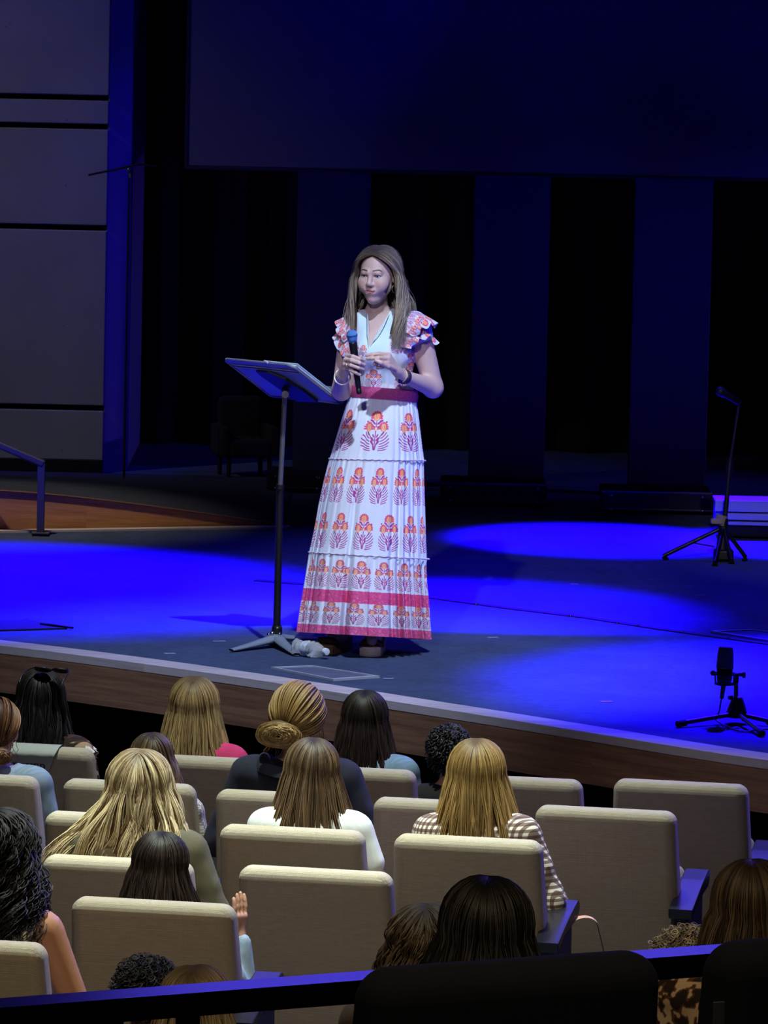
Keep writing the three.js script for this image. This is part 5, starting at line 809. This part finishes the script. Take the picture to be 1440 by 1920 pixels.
  mesh('placket', [tube([P(689, 588, .055), P(690, 604, .085), P(690, 625, .108), P(691, 652, .124)], .0018, 24, 6), tube([P(730, 588, .045), P(722, 604, .078), P(708, 627, .105), P(692, 653, .124)], .0018, 24, 6)], std(0xd6e8f0, .9), dress);
  // belt
  const beltM = std(0xd2508e, .75, { map: dtex(128, (i, j) => { const v = 190 + 50 * noise(i / 3, j / 8, 3) + 20 * noise(i / 9, j / 3, 5); return [v, v, v]; }, 6) });
  mesh('belt', sheet((u, v) => { const th = u * 6.2832 + Math.PI, py = lerp(727, 749, v), b = Math.sin(v * Math.PI) * .004, sx = Math.sin(th), hw = 65, cx = 718; const q = P(cx + hw * sx * (1 + b * 6), py + 5 * sx, (.119 + b) * Math.cos(th) - .01); return q; }, 120, 8, (u, v) => [u * 2, v * .12]), new THREE.MeshStandardMaterial({ color: beltM.color, map: beltM.map, roughness: .75, side: THREE.DoubleSide }), dress);
  // flounced cap sleeves
  const slTex = ctex(512, 512, (x, w, h) => { x.fillStyle = BASE; x.fillRect(0, 0, w, h); for (let i = 0; i < 5; i++) for (const d of [-1, 0, 1]) { motif(x, w * ((i + .5) / 5 + d), h * (.99 - .12 * (i & 1)), w * .25, h * .92, i, ['#b0478a', '#ee7a5c', '#e55f8e']); } }, 1.6, 1);
  const slM = new THREE.MeshPhysicalMaterial({ map: slTex, roughness: .85, side: THREE.DoubleSide, sheen: .15 });
  const flounce = (A, B, n, amp, up, seed) => { const ca = new THREE.CatmullRomCurve3(A.map(a => PV(...a)), false, 'centripetal'), cb = new THREE.CatmullRomCurve3(B.map(a => PV(...a)), false, 'centripetal'); mesh('sleeve_flounce', sheet((u, v) => { const a = ca.getPoint(u), b = cb.getPoint(u), p = a.clone().lerp(b, v), t = cb.getTangent(u), d = b.clone().sub(a).normalize(), nn = d.clone().cross(t).normalize(); if (nn.y < 0) nn.negate(); p.addScaledVector(nn, up * Math.sin(Math.PI * Math.pow(v, .7)) * .9 + amp * v * v * Math.sin(u * n * 6.2832 + seed + Math.sin(u * 9 + seed))); p.addScaledVector(d, amp * .5 * v * v * Math.cos(u * n * 6.2832 * 1.0 + seed)); return p.toArray(); }, 110, 12, (u, v) => [u, v]), slM, dress); };
  // viewer's right shoulder
  flounce([[748, 652, .104], [750, 622, .098], [758, 596, .05], [762, 590, -.02], [758, 605, -.09], [752, 640, -.10]], [[770, 655, .112], [783, 640, .100], [800, 633, .072], [820, 645, -.02], [812, 640, -.10], [785, 660, -.12]], 5, .011, .012, 1);
  flounce([[752, 622, .106], [756, 602, .085], [762, 588, .03], [764, 585, -.02], [762, 592, -.08], [756, 620, -.10]], [[776, 632, .118], [792, 618, .105], [811, 606, .055], [819, 612, -.03], [806, 612, -.09], [786, 634, -.12]], 5, .011, .020, 3);
  // viewer's left shoulder
  flounce([[668, 655, .098], [664, 628, .092], [662, 608, .04], [664, 602, -.02], [668, 614, -.08], [674, 650, -.10]], [[655, 670, .105], [640, 664, .09], [628, 644, .05], [628, 634, -.03], [640, 646, -.10], [655, 670, -.12]], 5, .010, .012, 2);
  flounce([[666, 632, .098], [664, 612, .075], [664, 600, .03], [666, 597, -.02], [668, 602, -.08], [672, 626, -.10]], [[646, 640, .105], [634, 626, .085], [630, 608, .035], [633, 606, -.03], [642, 612, -.09], [656, 636, -.12]], 5, .010, .018, 5);
  // jewellery and shoes
  const ringAt = (a, b, t, r, tb, m, name, sc = 1) => { const A = V(...a), B = V(...b), d = B.clone().sub(A).normalize(), c = A.lerp(B, t); const g = new THREE.TorusGeometry(r, tb, 10, 36).scale(1, 1, sc).applyQuaternion(new THREE.Quaternion().setFromUnitVectors(V(0, 0, 1), d)).translate(c.x, c.y, c.z); return mesh(name, g, m, sp); };
  const gold = std(0xe2dccb, .3, { metalness: .6 });
  ringAt(eR, wR, .90, .034, .0035, gold, 'bracelet'); 
  const wt = ringAt(eL, wL, .90, .0295, .004, std(0x3a2440, .6), 'watch', 3.2); { const c = V(...eL).lerp(V(...wL), .90); mesh('watch_face', bx(.03, .034, .01, 0, 0, 0, .004).rotateY(.5).rotateX(.35).translate(c.x - .012, c.y - .008, c.z + .032), std(0x20222c, .12), wt); }
  ringAt(eL, wL, .985, .029, .0028, gold, 'bracelet');
  ringAt(P(658, 685, .338), P(647, 683.5, .296), .45, .0105, .0016, gold, 'ring'); ringAt(P(710, 671, .280), P(728, 672.5, .25), .4, .0110, .0016, gold, 'ring');
  const shoe = (px, py, z, yaw, up, cream) => { const o = PV(px, py, z); o.y = 0; const sole = new THREE.Shape(); sole.moveTo(-.036, -.09); sole.quadraticCurveTo(-.05, .03, -.042, .09); sole.quadraticCurveTo(0, .15, .042, .09); sole.quadraticCurveTo(.05, .03, .036, -.09); sole.quadraticCurveTo(0, -.12, -.036, -.09);
    const g = new THREE.ExtrudeGeometry(sole, { depth: .034, bevelEnabled: true, bevelSize: .004, bevelThickness: .004, bevelSegments: 2, curveSegments: 10 }).rotateX(Math.PI / 2).scale(1, 1, 1).translate(0, .038, 0); { const p = g.attributes.position; for (let i = 0; i < p.count; i++) { const z2 = p.getZ(i); if (p.getY(i) > .02) p.setY(i, p.getY(i) + .022 * sst(.06, -.10, z2)); } g.computeVertexNormals(); }
    const s = mesh('shoe', g.rotateY(yaw).translate(o.x, o.y, o.z), std(cream ? 0xeadcc6 : 0x8a6248, .6), sp);
    mesh('upper', nets(blend([cap([-.036, .044, .05], [.036, .044, .05], .018, .018, .02), cap([-.026, .056, .07], [.026, .056, .07], .016, .016, .02)]), [-.08, .0, 0], [.08, .1, .12], .006).rotateY(yaw).translate(o.x, o.y, o.z), std(up, .6), s); };
  shoe(626, 1214, .03, -.5, 0x5e3826, false); shoe(700, 1220, .06, -.15, 0x6b2e22, true);
  // --- the microphone in her hand
  const mt = thing('microphone', 'black handheld microphone with a blue grille held by the speaker', 'microphone', root.toArray());
  const m0 = PV(672.5, 729, .292), m1 = PV(660, 629, .322), md = m1.clone().sub(m0), at2 = t => m0.clone().addScaledVector(md, t);
  const q = new THREE.Quaternion().setFromUnitVectors(V(0, 1, 0), md.clone().normalize()), l = md.length();
  mesh('handle', lathe([[0, 0], [.0105, 0], [.0115, .004], [.0125, l * .2], [.0155, l * .62], [.0180, l * .84], [.0180, l * .90], [0, l * .90]], 28).applyQuaternion(q).translate(m0.x, m0.y, m0.z), std(0x15171a, .38), mt);
  mesh('end_cap', lathe([[0, -.022], [.0095, -.022], [.0112, -.018], [.0112, .002], [0, .002]], 24).applyQuaternion(q).translate(m0.x, m0.y, m0.z), M.black, mt);
  const gm = std(0x5f98e0, .5, { metalness: .2, bumpMap: weaveBump, bumpScale: .001 }); const c = at2(1);
  mesh('grille', lathe([[0, -.030], [.0175, -.030], [.0205, -.016], [.0230, -.003], [.0233, .004], [.0212, .015], [.0125, .0225], [0, .0245]], 32).applyQuaternion(q).translate(c.x, c.y, c.z), gm, mt);
  mesh('grille_band', lathe([[.0228, -.0035], [.0241, -.0025], [.0241, .0025], [.0228, .0035]], 32).applyQuaternion(q).translate(c.x, c.y, c.z), std(0x3565b0, .35, { metalness: .5 }), mt);
}
scene.traverse(o => { if (o.isMesh) { o.castShadow = true; o.receiveShadow = true; } });
renderer.render(scene, camera);
